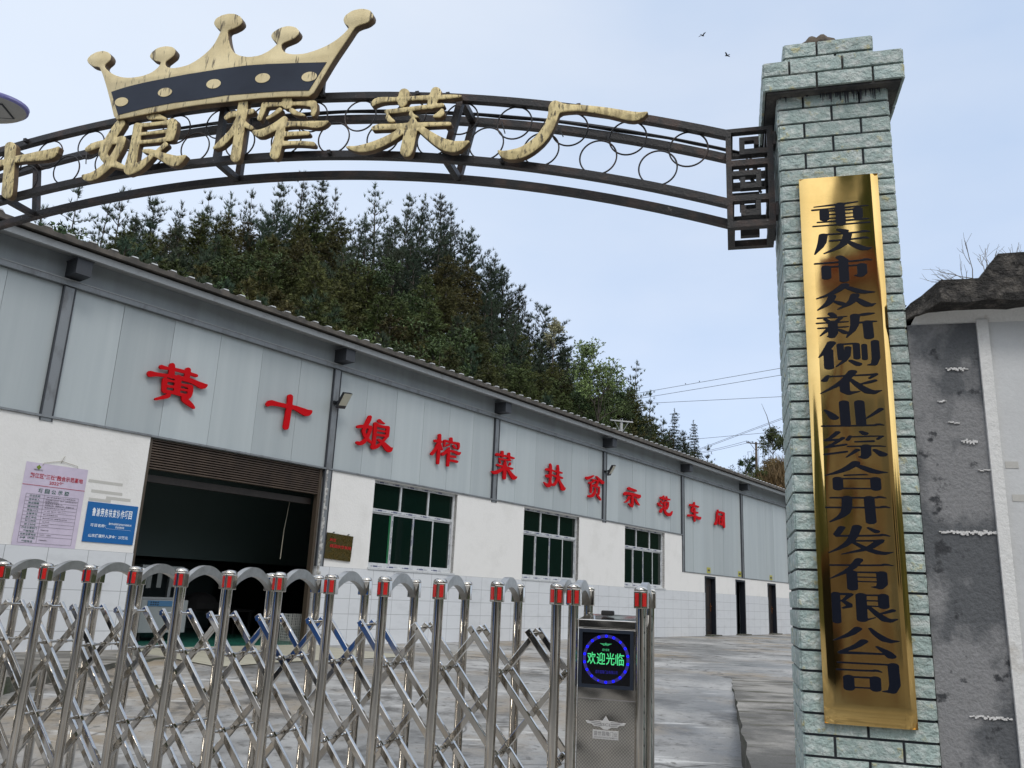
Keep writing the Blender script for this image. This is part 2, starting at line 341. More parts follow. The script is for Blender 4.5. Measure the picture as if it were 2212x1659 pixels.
M['line_wire'] = mat('power_line_wire', (.10, .11, .12), .6, fine=0)
M['pole'] = mat('concrete_pole', (.22, .17, .13), .85, col2=(.14, .11, .09), scale=3)
M['pole_white'] = mat('pale_pole', (.45, .46, .47), .8)
M['bird'] = mat('dark_bird', (.02, .02, .025), .8, fine=0)
M['trunk'] = mat('grey_brown_bark', (.055, .045, .038), .95, col2=(.11, .095, .08), scale=9, stretch=(1, 1, .3), fine=.1)
M['bare'] = mat('pale_bare_twig', (.20, .18, .16), .9)
def foliage(name, base, rnd=.6, trans=.25):
    m = mat(name, base, .6, tint=True, objrand=rnd, fine=.0, spec=.25)
    return m
M['pine'] = foliage('pine_needles', (.038, .062, .036))
M['cypress'] = foliage('soft_conifer_sprays', (.072, .082, .028))
M['spruce'] = foliage('dark_spruce_needles', (.020, .040, .024), .3)
M['broad'] = foliage('pale_green_leaves', (.16, .215, .08), .05)
M['pale_leaf'] = foliage('pale_autumn_leaves', (.36, .36, .22), .2)
M['shrub'] = foliage('shrub_leaves', (.055, .085, .03), .5)
M['drygrass'] = foliage('dry_grass', (.20, .15, .065), .3)
M['soil'] = mat('hill_undergrowth', (.022, .028, .014), .95, col2=(.05, .045, .022), scale=.8, bump=1., bscale=3, fine=.2)
# yard concrete: grey with wet sheen, tan silt and streaks
M['yard'] = yard_mat()
M['slab'] = mat('old_concrete_slab', (.13, .125, .115), .85, col2=(.30, .285, .26), scale=1.3, lo=.42, hi=.60, bump=.6, bscale=34, fine=.22, col3=(.085, .08, .06), scale3=2.6, lo3=.53, hi3=.64, stretch3=(.5, 1.6, 1), spec=.25)
M['mossy'] = mat('mossy_kerb', (.075, .075, .062), .95, col2=(.15, .14, .12), scale=6, bump=.9, bscale=22, fine=.2, col3=(.05, .065, .03), scale3=3, lo3=.5, hi3=.65)
M['paver'] = mat('mossy_paver', (.36, .34, .27), .8, col2=(.25, .25, .17), scale=5, fine=.12)
M['puddle'] = mat('standing_water', (.05, .05, .048), .03, spec=.6, fine=0)
M['road'] = mat('worn_road', (.17, .165, .155), .8, col2=(.24, .23, .21), scale=.6, bump=.4, bscale=40, fine=.15)

def brick_mat(name, tile, grout, w, h, fr, off=0.0, rough=.25, z0=0.0):
    """wall tiles laid on a frame: brick texture on (along, height)"""
    m = mat(name, tile, rough, col2=tuple(c * .86 for c in tile), scale=2.2, stretch=(1, 1, 2.5), lo=.52, hi=.8, fine=.02, spec=.5, bump=.12, bscale=5, blo=.01)
    nt = m.node_tree; N = nt.nodes; L = nt.links.new; b = N['Principled BSDF']
    geo = N.new('ShaderNodeNewGeometry')
    d = N.new('ShaderNodeVectorMath'); d.operation = 'DOT_PRODUCT'; d.inputs[1].default_value = tuple(fr.e); L(geo.outputs['Position'], d.inputs[0])
    sp = N.new('ShaderNodeSeparateXYZ'); L(geo.outputs['Position'], sp.inputs[0])
    sb = N.new('ShaderNodeMath'); sb.operation = 'SUBTRACT'; sb.inputs[1].default_value = z0; L(sp.outputs['Z'], sb.inputs[0])
    so = N.new('ShaderNodeMath'); so.operation = 'SUBTRACT'; so.inputs[1].default_value = float(fr.o @ fr.e) + .11; L(d.outputs['Value'], so.inputs[0])
    cb = N.new('ShaderNodeCombineXYZ'); L(so.outputs[0], cb.inputs['X']); L(sb.outputs[0], cb.inputs['Y'])
    br = N.new('ShaderNodeTexBrick'); br.offset = off; br.inputs['Scale'].default_value = 1.0; br.inputs['Mortar Size'].default_value = .0045; br.inputs['Mortar Smooth'].default_value = .1
    br.inputs['Brick Width'].default_value = w; br.inputs['Row Height'].default_value = h; br.inputs['Bias'].default_value = -.5
    br.inputs['Color1'].default_value = (1, 1, 1, 1); br.inputs['Color2'].default_value = (.93, .93, .94, 1); br.inputs['Mortar'].default_value = (*[g / t for g, t in zip(grout, tile)], 1)
    L(cb.outputs[0], br.inputs['Vector'])
    src = b.inputs['Base Color'].links[0].from_socket
    mx = N.new('ShaderNodeMix'); mx.data_type = 'RGBA'; mx.blend_type = 'MULTIPLY'; mx.inputs['Factor'].default_value = 1
    L(src, mx.inputs['A']); L(br.outputs['Color'], mx.inputs['B']); L(mx.outputs['Result'], b.inputs['Base Color'])
    return m
M['dado'] = brick_mat('white_marble_tile', (.66, .68, .71), (.30, .31, .33), .60, .30, WF, 0.0, .28, .45)
M['pavergrid'] = brick_mat('paver_grid', (.40, .38, .30), (.09, .085, .06), .42, .20, WF, .5, .7, .0)

# perforated sheet: rows of punched squares over a wavy stainless panel
def perforated():
    m = mat('perforated_stainless', (.56, .53, .49), .17, 1.0, bump=.35, bscale=4, blo=.06, fine=.03, bdet=1)
    nt = m.node_tree; N = nt.nodes; L = nt.links.new; b = N['Principled BSDF']
    geo = N.new('ShaderNodeNewGeometry')
    d = N.new('ShaderNodeVectorMath'); d.operation = 'DOT_PRODUCT'; d.inputs[1].default_value = tuple(GF.e); L(geo.outputs['Position'], d.inputs[0])
    sp = N.new('ShaderNodeSeparateXYZ'); L(geo.outputs['Position'], sp.inputs[0])
    cb = N.new('ShaderNodeCombineXYZ'); L(d.outputs['Value'], cb.inputs['X']); L(sp.outputs['Z'], cb.inputs['Y'])
    ck = N.new('ShaderNodeTexChecker'); ck.inputs['Scale'].default_value = 118; ck.inputs['Color1'].default_value = (.72, .72, .72, 1); ck.inputs['Color2'].default_value = (1.1, 1.1, 1.1, 1)
    L(cb.outputs[0], ck.inputs['Vector'])
    src = b.inputs['Base Color'].links[0].from_socket
    mx = N.new('ShaderNodeMix'); mx.data_type = 'RGBA'; mx.blend_type = 'MULTIPLY'; mx.inputs['Factor'].default_value = 1
    L(src, mx.inputs['A']); L(ck.outputs['Color'], mx.inputs['B']); L(mx.outputs['Result'], b.inputs['Base Color'])
    return m
M['perf'] = perforated()
for m in bpy.data.materials:
    if '_' in m: del m['_']

# ---------------------------------------------------------------- lettering
_txt = {}
def text2d(body, offset=0.0, res=3):
    key = (body, offset)
    if key in _txt: return _txt[key]
    cu = bpy.data.curves.new('lettering', 'FONT'); cu.body = body; cu.size = 1.0; cu.offset = offset; cu.resolution_u = res; cu.fill_mode = 'FRONT'
    o = bpy.data.objects.new('lettering', cu); col.objects.link(o)
    dg = bpy.context.evaluated_depsgraph_get(); me = bpy.data.meshes.new_from_object(o.evaluated_get(dg))
    V = np.array([v.co[:2] for v in me.vertices]).reshape(-1, 2); F = [tuple(p.vertices) for p in me.polygons]
    bpy.data.objects.remove(o); bpy.data.curves.remove(cu); bpy.data.meshes.remove(me)
    _txt[key] = (V, F); return V, F
def put_text(mb, body, fn, x0, x1, y0, y1, offset=0.0, mi=0, fit='stretch'):
    """lay a line of writing in the box x0..x1, y0..y1 of a flat board; fn maps board coordinates to the world"""
    V, F = text2d(body, offset)
    if len(V) == 0: return
    mn = V.min(0); mxx = V.max(0); sz = mxx - mn
    if fit == 'stretch': sx = (x1 - x0) / sz[0]; sy = (y1 - y0) / sz[1]
    else: sy = (y1 - y0) / .92; sx = sy * fit if isinstance(fit, float) else sy; mn = np.array([mn[0], -.12])
    mb.add([fn(x0 + (v[0] - mn[0]) * sx, y0 + (v[1] - mn[1]) * sy) for v in V], F, mi)

def contours(strokes, step, pad=None, asp=1.0):
    """outlines of the union of brush strokes; a stroke is a list of (x, y, half width)"""
    segs = []
    for st in strokes:
        st = [tuple(map(float, p)) for p in st]
        if len(st) == 1: st = st + [(st[0][0] + .01, st[0][1], st[0][2])]
        # round the joints of longer strokes a little
        if len(st) > 2:
            q = [st[0]]
            for a, b in zip(st[:-1], st[1:]):
                q.append(tuple(.75 * x + .25 * y for x, y in zip(a, b))); q.append(tuple(.25 * x + .75 * y for x, y in zip(a, b)))
            q.append(st[-1]); st = q
        segs += list(zip(st[:-1], st[1:]))
    P = np.array([p for s in segs for p in s]); rm = P[:, 2].max() + 2 * step
    x0, y0 = P[:, 0].min() - rm, P[:, 1].min() - rm; x1, y1 = P[:, 0].max() + rm, P[:, 1].max() + rm
    xs = np.arange(x0, x1 + step, step); ys = np.arange(y0, y1 + step, step)
    X, Y = np.meshgrid(xs, ys); Dm = np.full(X.shape, 1e9)
    for (ax, ay, ar), (bx, by, br) in segs:
        dx, dy = bx - ax, by - ay; L2 = dx * dx + dy * dy + 1e-9
        t = np.clip(((X - ax) * dx + (Y - ay) * dy) / L2, 0, 1)
        Dm = np.minimum(Dm, np.hypot(X - ax - t * dx, Y - ay - t * dy) - (ar + t * (br - ar)))
    # marching squares
    nxt = {}; ny, nx = Dm.shape; pts = {}
    ins = Dm < 0
    case = ins[:-1, :-1] * 1 + ins[:-1, 1:] * 2 + ins[1:, 1:] * 4 + ins[1:, :-1] * 8
    def pt(k):
        if k not in pts:
            i, j, h = k; a = Dm[i, j]
            if h: b = Dm[i, j + 1]; pts[k] = (xs[j] + step * a / (a - b), ys[i])
            else: b = Dm[i + 1, j]; pts[k] = (xs[j], ys[i] + step * a / (a - b))
        return k
    T = {1: [('l', 't')], 2: [('t', 'r')], 3: [('l', 'r')], 4: [('r', 'b')], 5: [('l', 't'), ('r', 'b')], 6: [('t', 'b')], 7: [('l', 'b')],
         8: [('b', 'l')], 9: [('b', 't')], 10: [('t', 'r'), ('b', 'l')], 11: [('b', 'r')], 12: [('r', 'l')], 13: [('r', 't')], 14: [('t', 'l')]}
    for i, j in zip(*np.nonzero((case > 0) & (case < 15))):
        E = {'t': (i, j, 1), 'b': (i + 1, j, 1), 'l': (i, j, 0), 'r': (i, j + 1, 0)}
        for a, b in T[int(case[i, j])]: nxt[pt(E[a])] = pt(E[b])
    loops = []; used = set()
    for k in list(nxt):
        if k in used: continue
        lp = []; c = k
        while c not in used and c in nxt: used.add(c); lp.append(pts[c]); c = nxt[c]
        if len(lp) > 5: loops.append(lp)
    out = []
    for lp in loops:
        A = np.array(lp)
        A = (A + np.roll(A, 1, 0) + np.roll(A, -1, 0)) / 3          # smooth the grid steps
        keep = [A[0]]                                               # thin straight runs
        for i in range(1, len(A)):
            d1 = A[i] - keep[-1]; d2 = A[(i + 1) % len(A)] - A[i]
            ang = abs(math.atan2(d1[0] * d2[1] - d1[1] * d2[0], d1 @ d2))
            if ang > .06 or np.hypot(*d1) > 5 * step: keep.append(A[i])
        if len(keep) > 4: out.append(np.array(keep))
    return out
def solid_from_loops(loops2, thick, bev, seg=2):
    """flat outlines (with holes) -> solid, front face towards +z; returns verts (x, y, z) with z from -thick to 0"""
    cu = bpy.data.curves.new('outline', 'CURVE'); cu.dimensions = '2D'; cu.fill_mode = 'BOTH'
    cu.extrude = max(thick / 2 - bev, .0005); cu.bevel_depth = bev; cu.bevel_resolution = seg - 1 if bev else 0; cu.offset = -bev
    for lp in loops2:
        sp = cu.splines.new('POLY'); sp.points.add(len(lp) - 1)
        for p, q in zip(sp.points, lp): p.co = (q[0], q[1], 0, 1)
        sp.use_cyclic_u = True
    o = bpy.data.objects.new('outline', cu); col.objects.link(o)
    dg = bpy.context.evaluated_depsgraph_get(); me = bpy.data.meshes.new_from_object(o.evaluated_get(dg))
    bm = bmesh.new(); bm.from_mesh(me); bmesh.ops.remove_doubles(bm, verts=bm.verts, dist=1e-5); bmesh.ops.recalc_face_normals(bm, faces=bm.faces)
    V = np.array([v.co[:] for v in bm.verts]); bm.verts.index_update(); F = [tuple(v.index for v in f.verts) for f in bm.faces]; bm.free()
    V[:, 2] -= thick / 2
    bpy.data.objects.remove(o); bpy.data.curves.remove(cu); bpy.data.meshes.remove(me)
    return V, F
# ================================================================= SETTING
def ground_z(x, y):
    t = min(max((y - 4.2) / 8.6, 0), 1); t = t * t * (3 - 2 * t) * .5 + t * .5
    return .45 * t
HILL = []                                         # (x, y, z) of the tree feet, filled below; the slope runs through them
def hill_z(x, y):
    if not HILL: return 0
    A = np.array(HILL); d2 = (A[:, 0] - x) ** 2 + (A[:, 1] - y) ** 2; w = 1 / (d2 + 6.0) ** 1.6
    return float((w * A[:, 2]).sum() / w.sum())

# ground sheet (one mesh to the horizon), with a fine patch over the yard
g = MB()
xs = [-900, -300, -120, -60, -30] + list(np.arange(-20, 42, 2.0)) + [60, 120, 300, 900]
ys = [-900, -300, -100, -40, -20, -10, -4, 0] + list(np.arange(2, 15, .75)) + [16, 20, 26, 34, 45, 60, 100, 300, 900]
vid = {}
for i, x in enumerate(xs):
    for j, y in enumerate(ys): vid[i, j] = len(g.v); g.v.append((x, y, ground_z(x, y)))
for i in range(len(xs) - 1):
    for j in range(len(ys) - 1): g.f.append((vid[i, j], vid[i + 1, j], vid[i + 1, j + 1], vid[i, j + 1])); g.mi.append(0); g.c.append(None)
yard = g.build('yard_ground', M['yard'], smooth=True); tag(yard, kind='structure')

# raised concrete slab on the right with a broken mossy edge
def poly_slab(name, top, z0, m_top, m_side, jitter=.0, kind='structure'):
    """top: list of (x, y, z); walls go down to z0"""
    mb = MB(); n = len(top)
    mb.add(top, [tuple(range(n))], 0)
    low = [(p[0], p[1], z0) for p in top]
    mb.add(list(top) + low, [(i, (i + 1) % n, n + (i + 1) % n, n + i) for i in range(n)], 1)
    o = mb.build(name, [m_top, m_side]); tag(o, kind=kind); return o
random.seed(3)
edge = []
for k in range(60):
    t = k / 59; x = 3.62 + (1.45 - 3.62) * t; y = 13.6 + (4.9 - 13.6) * t
    edge.append((x + .03 * mnoise.noise(Vector((y * 1.7, 2, 0))) + random.uniform(-.006, .006), y, .455 - .01 * t))
poly_slab('raised_slab', edge + [(12, 4.9, .45), (16, 13.6, .455)], -.1, M['slab'], M['mossy'])
# raised apron along the left wall, and the ramp of pavers at the loading door
pl = [WF(-14, .012, .47), WF(-4.02, .012, .47)]
for k in range(26):
    t = k / 25; s = -4.0 + (-9.5 + 4.0) * t; d = 1.42 + (4.6 - 1.42) * t; p = WF(s, d + random.uniform(-.05, .05), .47); pl.append(p)
pl.append(WF(-14, 5.4, .47))
poly_slab('loading_apron', pl, -.1, M['slab'], M['mossy'])
mb = MB()
nx, ny = 12, 10
ids = [[len(mb.v) + i * (ny + 1) + j for j in range(ny + 1)] for i in range(nx + 1)]
for i in range(nx + 1):
    for j in range(ny + 1):
        s = -3.98 + 3.9 * i / nx; d = .0 + 2.7 * j / ny; p = WF(s, d, 0); mb.v.append((p[0], p[1], max(ground_z(p[0], p[1]), .47 - .05 * d) + .012))
for i in range(nx):
    for j in range(ny): mb.f.append((ids[i][j], ids[i + 1][j], ids[i + 1][j + 1], ids[i][j + 1])); mb.mi.append(0); mb.c.append(None)
tag(mb.build('paved_ramp', M['pavergrid']), kind='structure')
# shallow puddles on the yard
def puddle(cx, cy, rx, ry, seed):
    random.seed(seed); n = 26; ph = [random.uniform(0, 6.28) for _ in range(3)]
    mb = MB(); ring = []
    for k in range(n):
        a = 2 * math.pi * k / n; r = 1 + .25 * math.sin(2 * a + ph[0]) + .18 * math.sin(3 * a + ph[1]) + .1 * math.sin(5 * a + ph[2])
        x = cx + rx * r * math.cos(a); y = cy + ry * r * math.sin(a); ring.append((x, y, ground_z(x, y) + .004))
    mb.add(ring, [tuple(range(n))]); return mb
pm = None
for i, (x, y, a, b) in enumerate([(9.3, 21.0, .5, .25), (12.6, 22.2, .55, .28), (16.0, 24.0, .6, .3), (9.8, 24.6, .9, .25)]):
    q = puddle(x, y, a, b, i)
    if pm is None: pm = q
    else: pm.add(q.v, q.f)
tag(pm.build('puddle_water', M['puddle']), kind='structure')
# the public road outside the gate
mb = MB(); mb.box(Frame((0, -3.2, 0), np.array([1., 0, 0]), np.array([0, 1., 0])), -60, 60, -3.4, 3.4, -.05, .006)
tag(mb.build('road', M['road']), kind='structure')

# ================================================================= WORKSHOP
ws = thing('workshop', 'long low workshop with grey panel upper wall over white plaster and tiled base', 'workshop', WF(0, 0, .45))
JOINTS = [-11.03, -5.66, -.15, 5.23, 10.59, 15.94, 21.28, 26.65, 32.0, 37.4]
S0, S1 = -14.0, 40.0
DOOR = (-3.97, -.21, .40, 3.85)
WINS = [(1.15, 3.85, 2.0, 3.83), (6.54, 9.22, 2.0, 3.82), (11.86, 14.54, 2.0, 3.82)]
DOORS = [(17.67, 18.59, .44, 2.54), (20.48, 21.42, .44, 2.53), (23.87, 24.80, .44, 2.52)]
def wall_cells(mb, s0, s1, z0, z1, holes, d0, d1):
    S = sorted({s0, s1} | {h[0] for h in holes if s0 < h[0] < s1} | {h[1] for h in holes if s0 < h[1] < s1})
    for a, b in zip(S[:-1], S[1:]):
        mid = (a + b) / 2; hs = sorted([(max(h[2], z0), min(h[3], z1)) for h in holes if h[0] < mid < h[1] and h[2] < z1 and h[3] > z0]); z = z0
        for h0, h1 in hs:
            if h0 > z + 1e-4: mb.box(WF, a, b, d0, d1, z, h0)
            z = max(z, h1)
        if z1 > z + 1e-4: mb.box(WF, a, b, d0, d1, z, z1)
hol = [DOOR] + WINS + DOORS
pw = MB()
wall_cells(pw, S0, 15.90, 1.95, 3.85, hol, -.24, .0)
wall_cells(pw, 15.90, S1, 1.95, 2.60, hol, -.24, .0)
pw.build('plaster_wall', M['white_wall'], ws)
td = MB(); wall_cells(td, S0, S1, .30, 1.95, hol, -.24, .014); td.build('tile_dado', M['dado'], ws)
random.seed(11)
cl = MB()
for a, b in zip(JOINTS[:-1], JOINTS[1:]):
    n = 6 if b - a > 5 else 5; w = (b - a) / n
    for k in range(n):
        s = a + w * k; z0 = 3.85 if b < 16 else 2.60
        cl.box(WF, s + .003, s + w - .003, -.09, -.035 + random.uniform(-.002, .002), z0, 5.95, 0, random.uniform(.90, 1.06))
cl.build('wall_cladding', M['clad'], ws)
bk = MB(); bk.box(WF, S0, S1, -.2, -.095, 3.86, 6.42); bk.box(WF, 15.95, S1, -.2, -.095, 2.61, 3.86); bk.build('backing_sheet', M['frame_dark'], ws)
fl = MB(); fl.box(WF, S0, 15.90, -.034, .028, 3.852, 3.885); fl.box(WF, 15.99, S1, -.034, .02, 2.602, 2.625); fl.build('flashing_strip', M['steel_grey'], ws)
for s in JOINTS[:-1]:
    z0 = 3.80 if s < 15 else 2.60
    if abs(s + .15) < .02: z0 = 1.95
    p = MB(); p.box(WF, s - .075, s + .075, -.034, .012, z0, 5.94); o = p.build('frame_post', M['steel_grey'], ws)
    e = MB()
    for q in (-.095, .077): e.box(WF, s + q, s + q + .018, -.034, .024, z0, 5.945)
    e.build('post_edge', M['frame_dark'], o)
bm_ = MB(); bm_.box(WF, S0, S1, -.034, .05, 5.952, 6.035); bm_.build('frame_beam', M['steel_grey'], ws)
bm_ = MB(); bm_.box(WF, S0, S1, -.034, .062, 6.037, 6.05); bm_.build('beam_lip', M['gutter'], ws)
eb = MB()
for a, b in zip(JOINTS[:-1], JOINTS[1:]): eb.box(WF, a + .004, b - .004, -.09, -.03, 6.052, 6.50)
eb.build('eave_panel', M['band'], ws)
for s in JOINTS[:-1]:
    p = MB(); p.box(WF, s - .10, s + .14, -.028, .33, 6.09, 6.33); p.box(WF, s - .115, s + .155, -.028, .34, 6.332, 6.347); p.build('eave_bracket', M['frame_dark'], ws)
gt = MB(); gt.box(WF, S0, S1, .345, .40, 6.352, 6.46); gt.box(WF, S0, S1, -.02, .344, 6.445, 6.459); gt.build('gutter', M['gutter'], ws)
# roof sheet: trapezoid ribs running up the slope
rf = MB(); per = .34; SL = .10; ZR = 6.48; D0, D1 = .50, -13.5
prof = []
s = S0
while s < S1: prof += [(s, 0), (s + .10, 0), (s + .15, .045), (s + .23, .045), (s + .28, 0)]; s += per
for d, dz in ((D0, 0), (D1, 0)): pass
top = [[WF(q, d, ZR + .075 + h + SL * (D0 - d)) for q, h in prof] for d in (D0, D1)]
bot = [[WF(q, d, ZR + SL * (D0 - d)) for q, h in prof] for d in (D0, D1)]
n = len(prof)
rf.add(top[0] + top[1], [(i, i + 1, n + i + 1, n + i) for i in range(n - 1)])
rf.add(bot[0] + bot[1], [(i + 1, i, n + i, n + i + 1) for i in range(n - 1)])
rf.add(bot[0] + top[0], [(i, i + 1, n + i + 1, n + i) for i in range(n - 1)])
s = S0
while s < S1:                                      # light caught on the rib ends, painted as pale tips
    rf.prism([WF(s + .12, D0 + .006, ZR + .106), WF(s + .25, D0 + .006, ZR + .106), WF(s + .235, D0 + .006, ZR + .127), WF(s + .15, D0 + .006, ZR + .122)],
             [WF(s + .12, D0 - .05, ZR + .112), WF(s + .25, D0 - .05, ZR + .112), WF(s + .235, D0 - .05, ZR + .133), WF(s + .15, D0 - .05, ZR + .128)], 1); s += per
rf.build('roof_sheet', [M['roof'], M['ridge_glint']], ws, recalc=False)
# inside
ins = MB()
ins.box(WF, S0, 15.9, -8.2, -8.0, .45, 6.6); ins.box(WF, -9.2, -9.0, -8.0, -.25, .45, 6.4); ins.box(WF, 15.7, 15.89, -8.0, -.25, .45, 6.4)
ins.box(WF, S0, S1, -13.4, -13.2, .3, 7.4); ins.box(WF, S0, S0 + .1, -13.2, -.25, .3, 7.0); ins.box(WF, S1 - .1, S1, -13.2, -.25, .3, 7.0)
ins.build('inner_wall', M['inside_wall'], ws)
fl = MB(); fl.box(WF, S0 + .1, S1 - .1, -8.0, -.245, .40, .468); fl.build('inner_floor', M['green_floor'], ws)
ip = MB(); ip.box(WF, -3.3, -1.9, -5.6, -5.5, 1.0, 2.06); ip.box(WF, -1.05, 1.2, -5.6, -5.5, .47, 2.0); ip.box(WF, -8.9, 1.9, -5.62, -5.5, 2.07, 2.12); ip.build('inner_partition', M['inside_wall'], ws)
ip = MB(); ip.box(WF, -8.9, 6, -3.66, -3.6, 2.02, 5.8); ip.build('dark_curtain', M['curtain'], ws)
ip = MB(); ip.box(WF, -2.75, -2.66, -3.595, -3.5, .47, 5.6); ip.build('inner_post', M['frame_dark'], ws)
ip = MB(); ip.tube([WF(-.55, -.6, 3.2), WF(-.60, -.62, 2.6), WF(-.63, -.6, 2.05)], .008, 6); ip.build('pale_line', M['string'], ws)  # thin pale line hanging in the door opening
# loading door: brown roller shutter, rails, worn jamb
sh = thing('roller_shutter', None, None, WF(-2.1, -.1, 3.4)); sh.parent = ws; sh.location = [float(a - b) for a, b in zip(WF(-2.1, -.1, 3.4), WF(0, 0, .45))]
sl = MB(); z = 3.845; k = 0
while z > 3.34:
    sl.prism([WF(-3.90, -.10, z), WF(-3.90, -.045, z - .012), WF(-3.90, -.045, z - .030), WF(-3.90, -.10, z - .041)], [WF(-.33, -.10, z), WF(-.33, -.045, z - .012), WF(-.33, -.045, z - .030), WF(-.33, -.10, z - .041)]); z -= .043
sl.build('shutter_slats', M['shutter'], sh)
r_ = MB(); r_.box(WF, -3.90, -.33, -.32, -.22, 3.14, 3.26); r_.build('bottom_rail', M['door'], sh)  # dark door colour stands in for the deep shade below the slats
for a in (-3.965, -.325):
    r_ = MB(); r_.box(WF, a, a + .06, -.15, -.035, .47, 3.845); r_.build('guide_rail', M['shutter_rail'], sh)
jb = MB(); random.seed(5)
for k in range(26):
    z = 1.96 + k * .0725; w = random.uniform(.02, .085); jb.box(WF, -.20, -.20 + w, .001, .018 + random.uniform(0, .006), z, z + .0715)
for k in range(14):
    z = .47 + k * .106; w = random.uniform(.03, .14); jb.box(WF, -.205, -.205 + w, .015, .03 + random.uniform(0, .012), z, z + .105)
jb.build('worn_jamb', M['jamb'], ws)

# windows
def add_window(s0, s1, z0, z1):
    fr = MB(); d0, d1 = -.15, -.085; t = .055; zm = 3.20
    fr.box(WF, s0, s1, d0, d1, z1 - t, z1); fr.box(WF, s0, s1, d0, d1, z0, z0 + t); fr.box(WF, s0, s0 + t, d0, d1, z0 + t, z1 - t); fr.box(WF, s1 - t, s1, d0, d1, z0 + t, z1 - t)
    fr.box(WF, s0 + t, s1 - t, d0, d1 + .004, zm - .035, zm + .035)
    w = (s1 - s0)
    for k in (1, 2): fr.box(WF, s0 + w * k / 3 - .022, s0 + w * k / 3 + .022, d0, d1 - .004, zm + .035, z1 - t)
    o = fr.build('window', M['alu'], ws)
    sills = MB(); sills.box(WF, s0 - .02, s1 + .02, -.084, .03, z0 - .05, z0 - .004); sills.build('sill', M['alu'], o)
    # four sliding sashes
    e = [s0 + t, s0 + w * .25 + .02, s0 + w * .5, s0 + w * .75 - .02, s1 - t]
    for k in range(4):
        a, b = e[k], e[k + 1]; dd = -.125 if k in (0, 3) else -.105; q = .034
        sa = MB(); a2, b2 = (a - .012 if k else a), (b + .012 if k < 3 else b)
        sa.box(WF, a2, b2, dd - .012, dd + .014, zm - .072, zm - .036); sa.box(WF, a2, b2, dd - .012, dd + .014, z0 + t, z0 + t + .045)
        sa.box(WF, a2, a2 + q, dd - .012, dd + .014, z0 + t + .045, zm - .072); sa.box(WF, b2 - q, b2, dd - .012, dd + .014, z0 + t + .045, zm - .072)
        sa.build('sash', M['alu'], o)
        p = MB(); p.box(WF, a2 + q, b2 - q, dd - .004, dd + .002, z0 + t + .045, zm - .072); p.build('pane', M['glass'], o)
    for k in range(3):
        a = s0 + (t if k == 0 else w * k / 3 + .022); b = s0 + (w - t if k == 2 else w * (k + 1) / 3 - .022)
        p = MB(); p.box(WF, a, b, -.125, -.118, zm + .035, z1 - t); p.build('pane', M['glass'], o)
    # printed film still stuck on the frame
    fm = MB(); random.seed(int(s0 * 100))
    def dash(a, b, z, d, h=.022):
        fm.box(WF, a, b, d, d + .0015, z - h / 2, z + h / 2)
    for zc, dd in ((z1 - t / 2, d1), (zm, d1 + .004), (z0 + t / 2, d1)):
        s = s0 + .15
        while s < s1 - .3:
            dash(s, s + .05, zc, dd, .014); dash(s + .07, s + .20, zc, dd, .03); dash(s + .215, s + .33, zc - .004, dd, .008); s += .47
    for sc, dd in ((e[1], -.091), (e[2] - .02, -.091), (e[2] + .025, -.091), (s1 - t - .017, -.111)):
        z = z0 + .15 + random.uniform(0, .1)
        while z < zm - .25: fm.box(WF, sc - .008, sc + .008, dd, dd + .0015, z, z + .13); fm.box(WF, sc - .003, sc + .004, dd, dd + .0015, z + .15, z + .24); z += .36
    fm.build('film_lettering', M['film_mark'], o)
    gb = MB(); gb.box(WF, e[1] - .075, e[1] - .028, -.119, -.112, z0 + .1, zm - .075)
    if s0 < 2: gb.build('green_glass_edge', M['green_edge'], o)
    jm = MB(); jm.box(WF, s1 + .0, s1 + .004, -.084, -.002, z0, z1); jm.box(WF, s0 + .0, s0 + .003, -.084, -.002, z0, z1); jm.build('reveal', M['jamb'], o)
for w in WINS: add_window(*w)

# three narrow doors at the far end
def add_door(s0, s1, z0, z1, gap):
    f = MB(); t = .07
    f.box(WF, s0, s0 + t, -.2, .02, z0, z1); f.box(WF, s1 - t, s1, -.2, .02, z0, z1); f.box(WF, s0 + t, s1 - t, -.2, .02, z1 - t, z1)
    o = f.build('door', M['door_frame'], ws)
    lf = MB()
    if not gap:
        a, b = s0 + t + .004, s1 - t - .06
        lf.box(WF, a, b, -.16, -.12, z0 + .02, z1 - t - .01)
        leaf = lf.build('door_leaf', M['door'], o)
        pn = MB()
        for q0, q1 in ((.12, .42), (.50, .85), (.95, 1.75)):
            m = .10
            for x0, x1, y0, y1 in ((a + m, b - m, q0, q0 + .03), (a + m, b - m, q1 - .03, q1), (a + m, a + m + .03, q0 + .03, q1 - .03), (b - m - .03, b - m, q0 + .03, q1 - .03)):
                pn.box(WF, x0, x1, -.12, -.108, z0 + .05 + y0, z0 + .05 + y1)
        pn.build('door_moulding', M['door_frame'], o)
        h = MB(); h.box(WF, b - .09, b - .05, -.12, -.105, z0 + .85, z0 + 1.15); h.box(WF, b - .16, b - .05, -.105, -.07, z0 + 1.03, z0 + 1.06); h.build('handle', M['copper'], o)
        w = MB(); w.box(WF, s1 - t - .05, s1 - t - .02, -.19, -.175, z0 + .1, z0 + 1.6); w.build('light_gap', M['inside_light'], o)
    else:
        lf.box(WF, s0 + t + .01, s0 + t + .05, -.85, -.14, z0 + .02, z1 - t - .01); lf.build('door_leaf', M['door'], o)
        w = MB(); w.box(WF, s0 + .42, s0 + .52, -.88, -.84, z0 + .02, z1 - t - .35); w.build('inner_panel', M['inside_light'], o)
    th = MB(); th.box(WF, s0 - .05, s1 + .05, -.1, .22, .40, z0 + .05); th.build('threshold', M['mossy'], o)
for k, d in enumerate(DOORS): add_door(*d, k == 1)
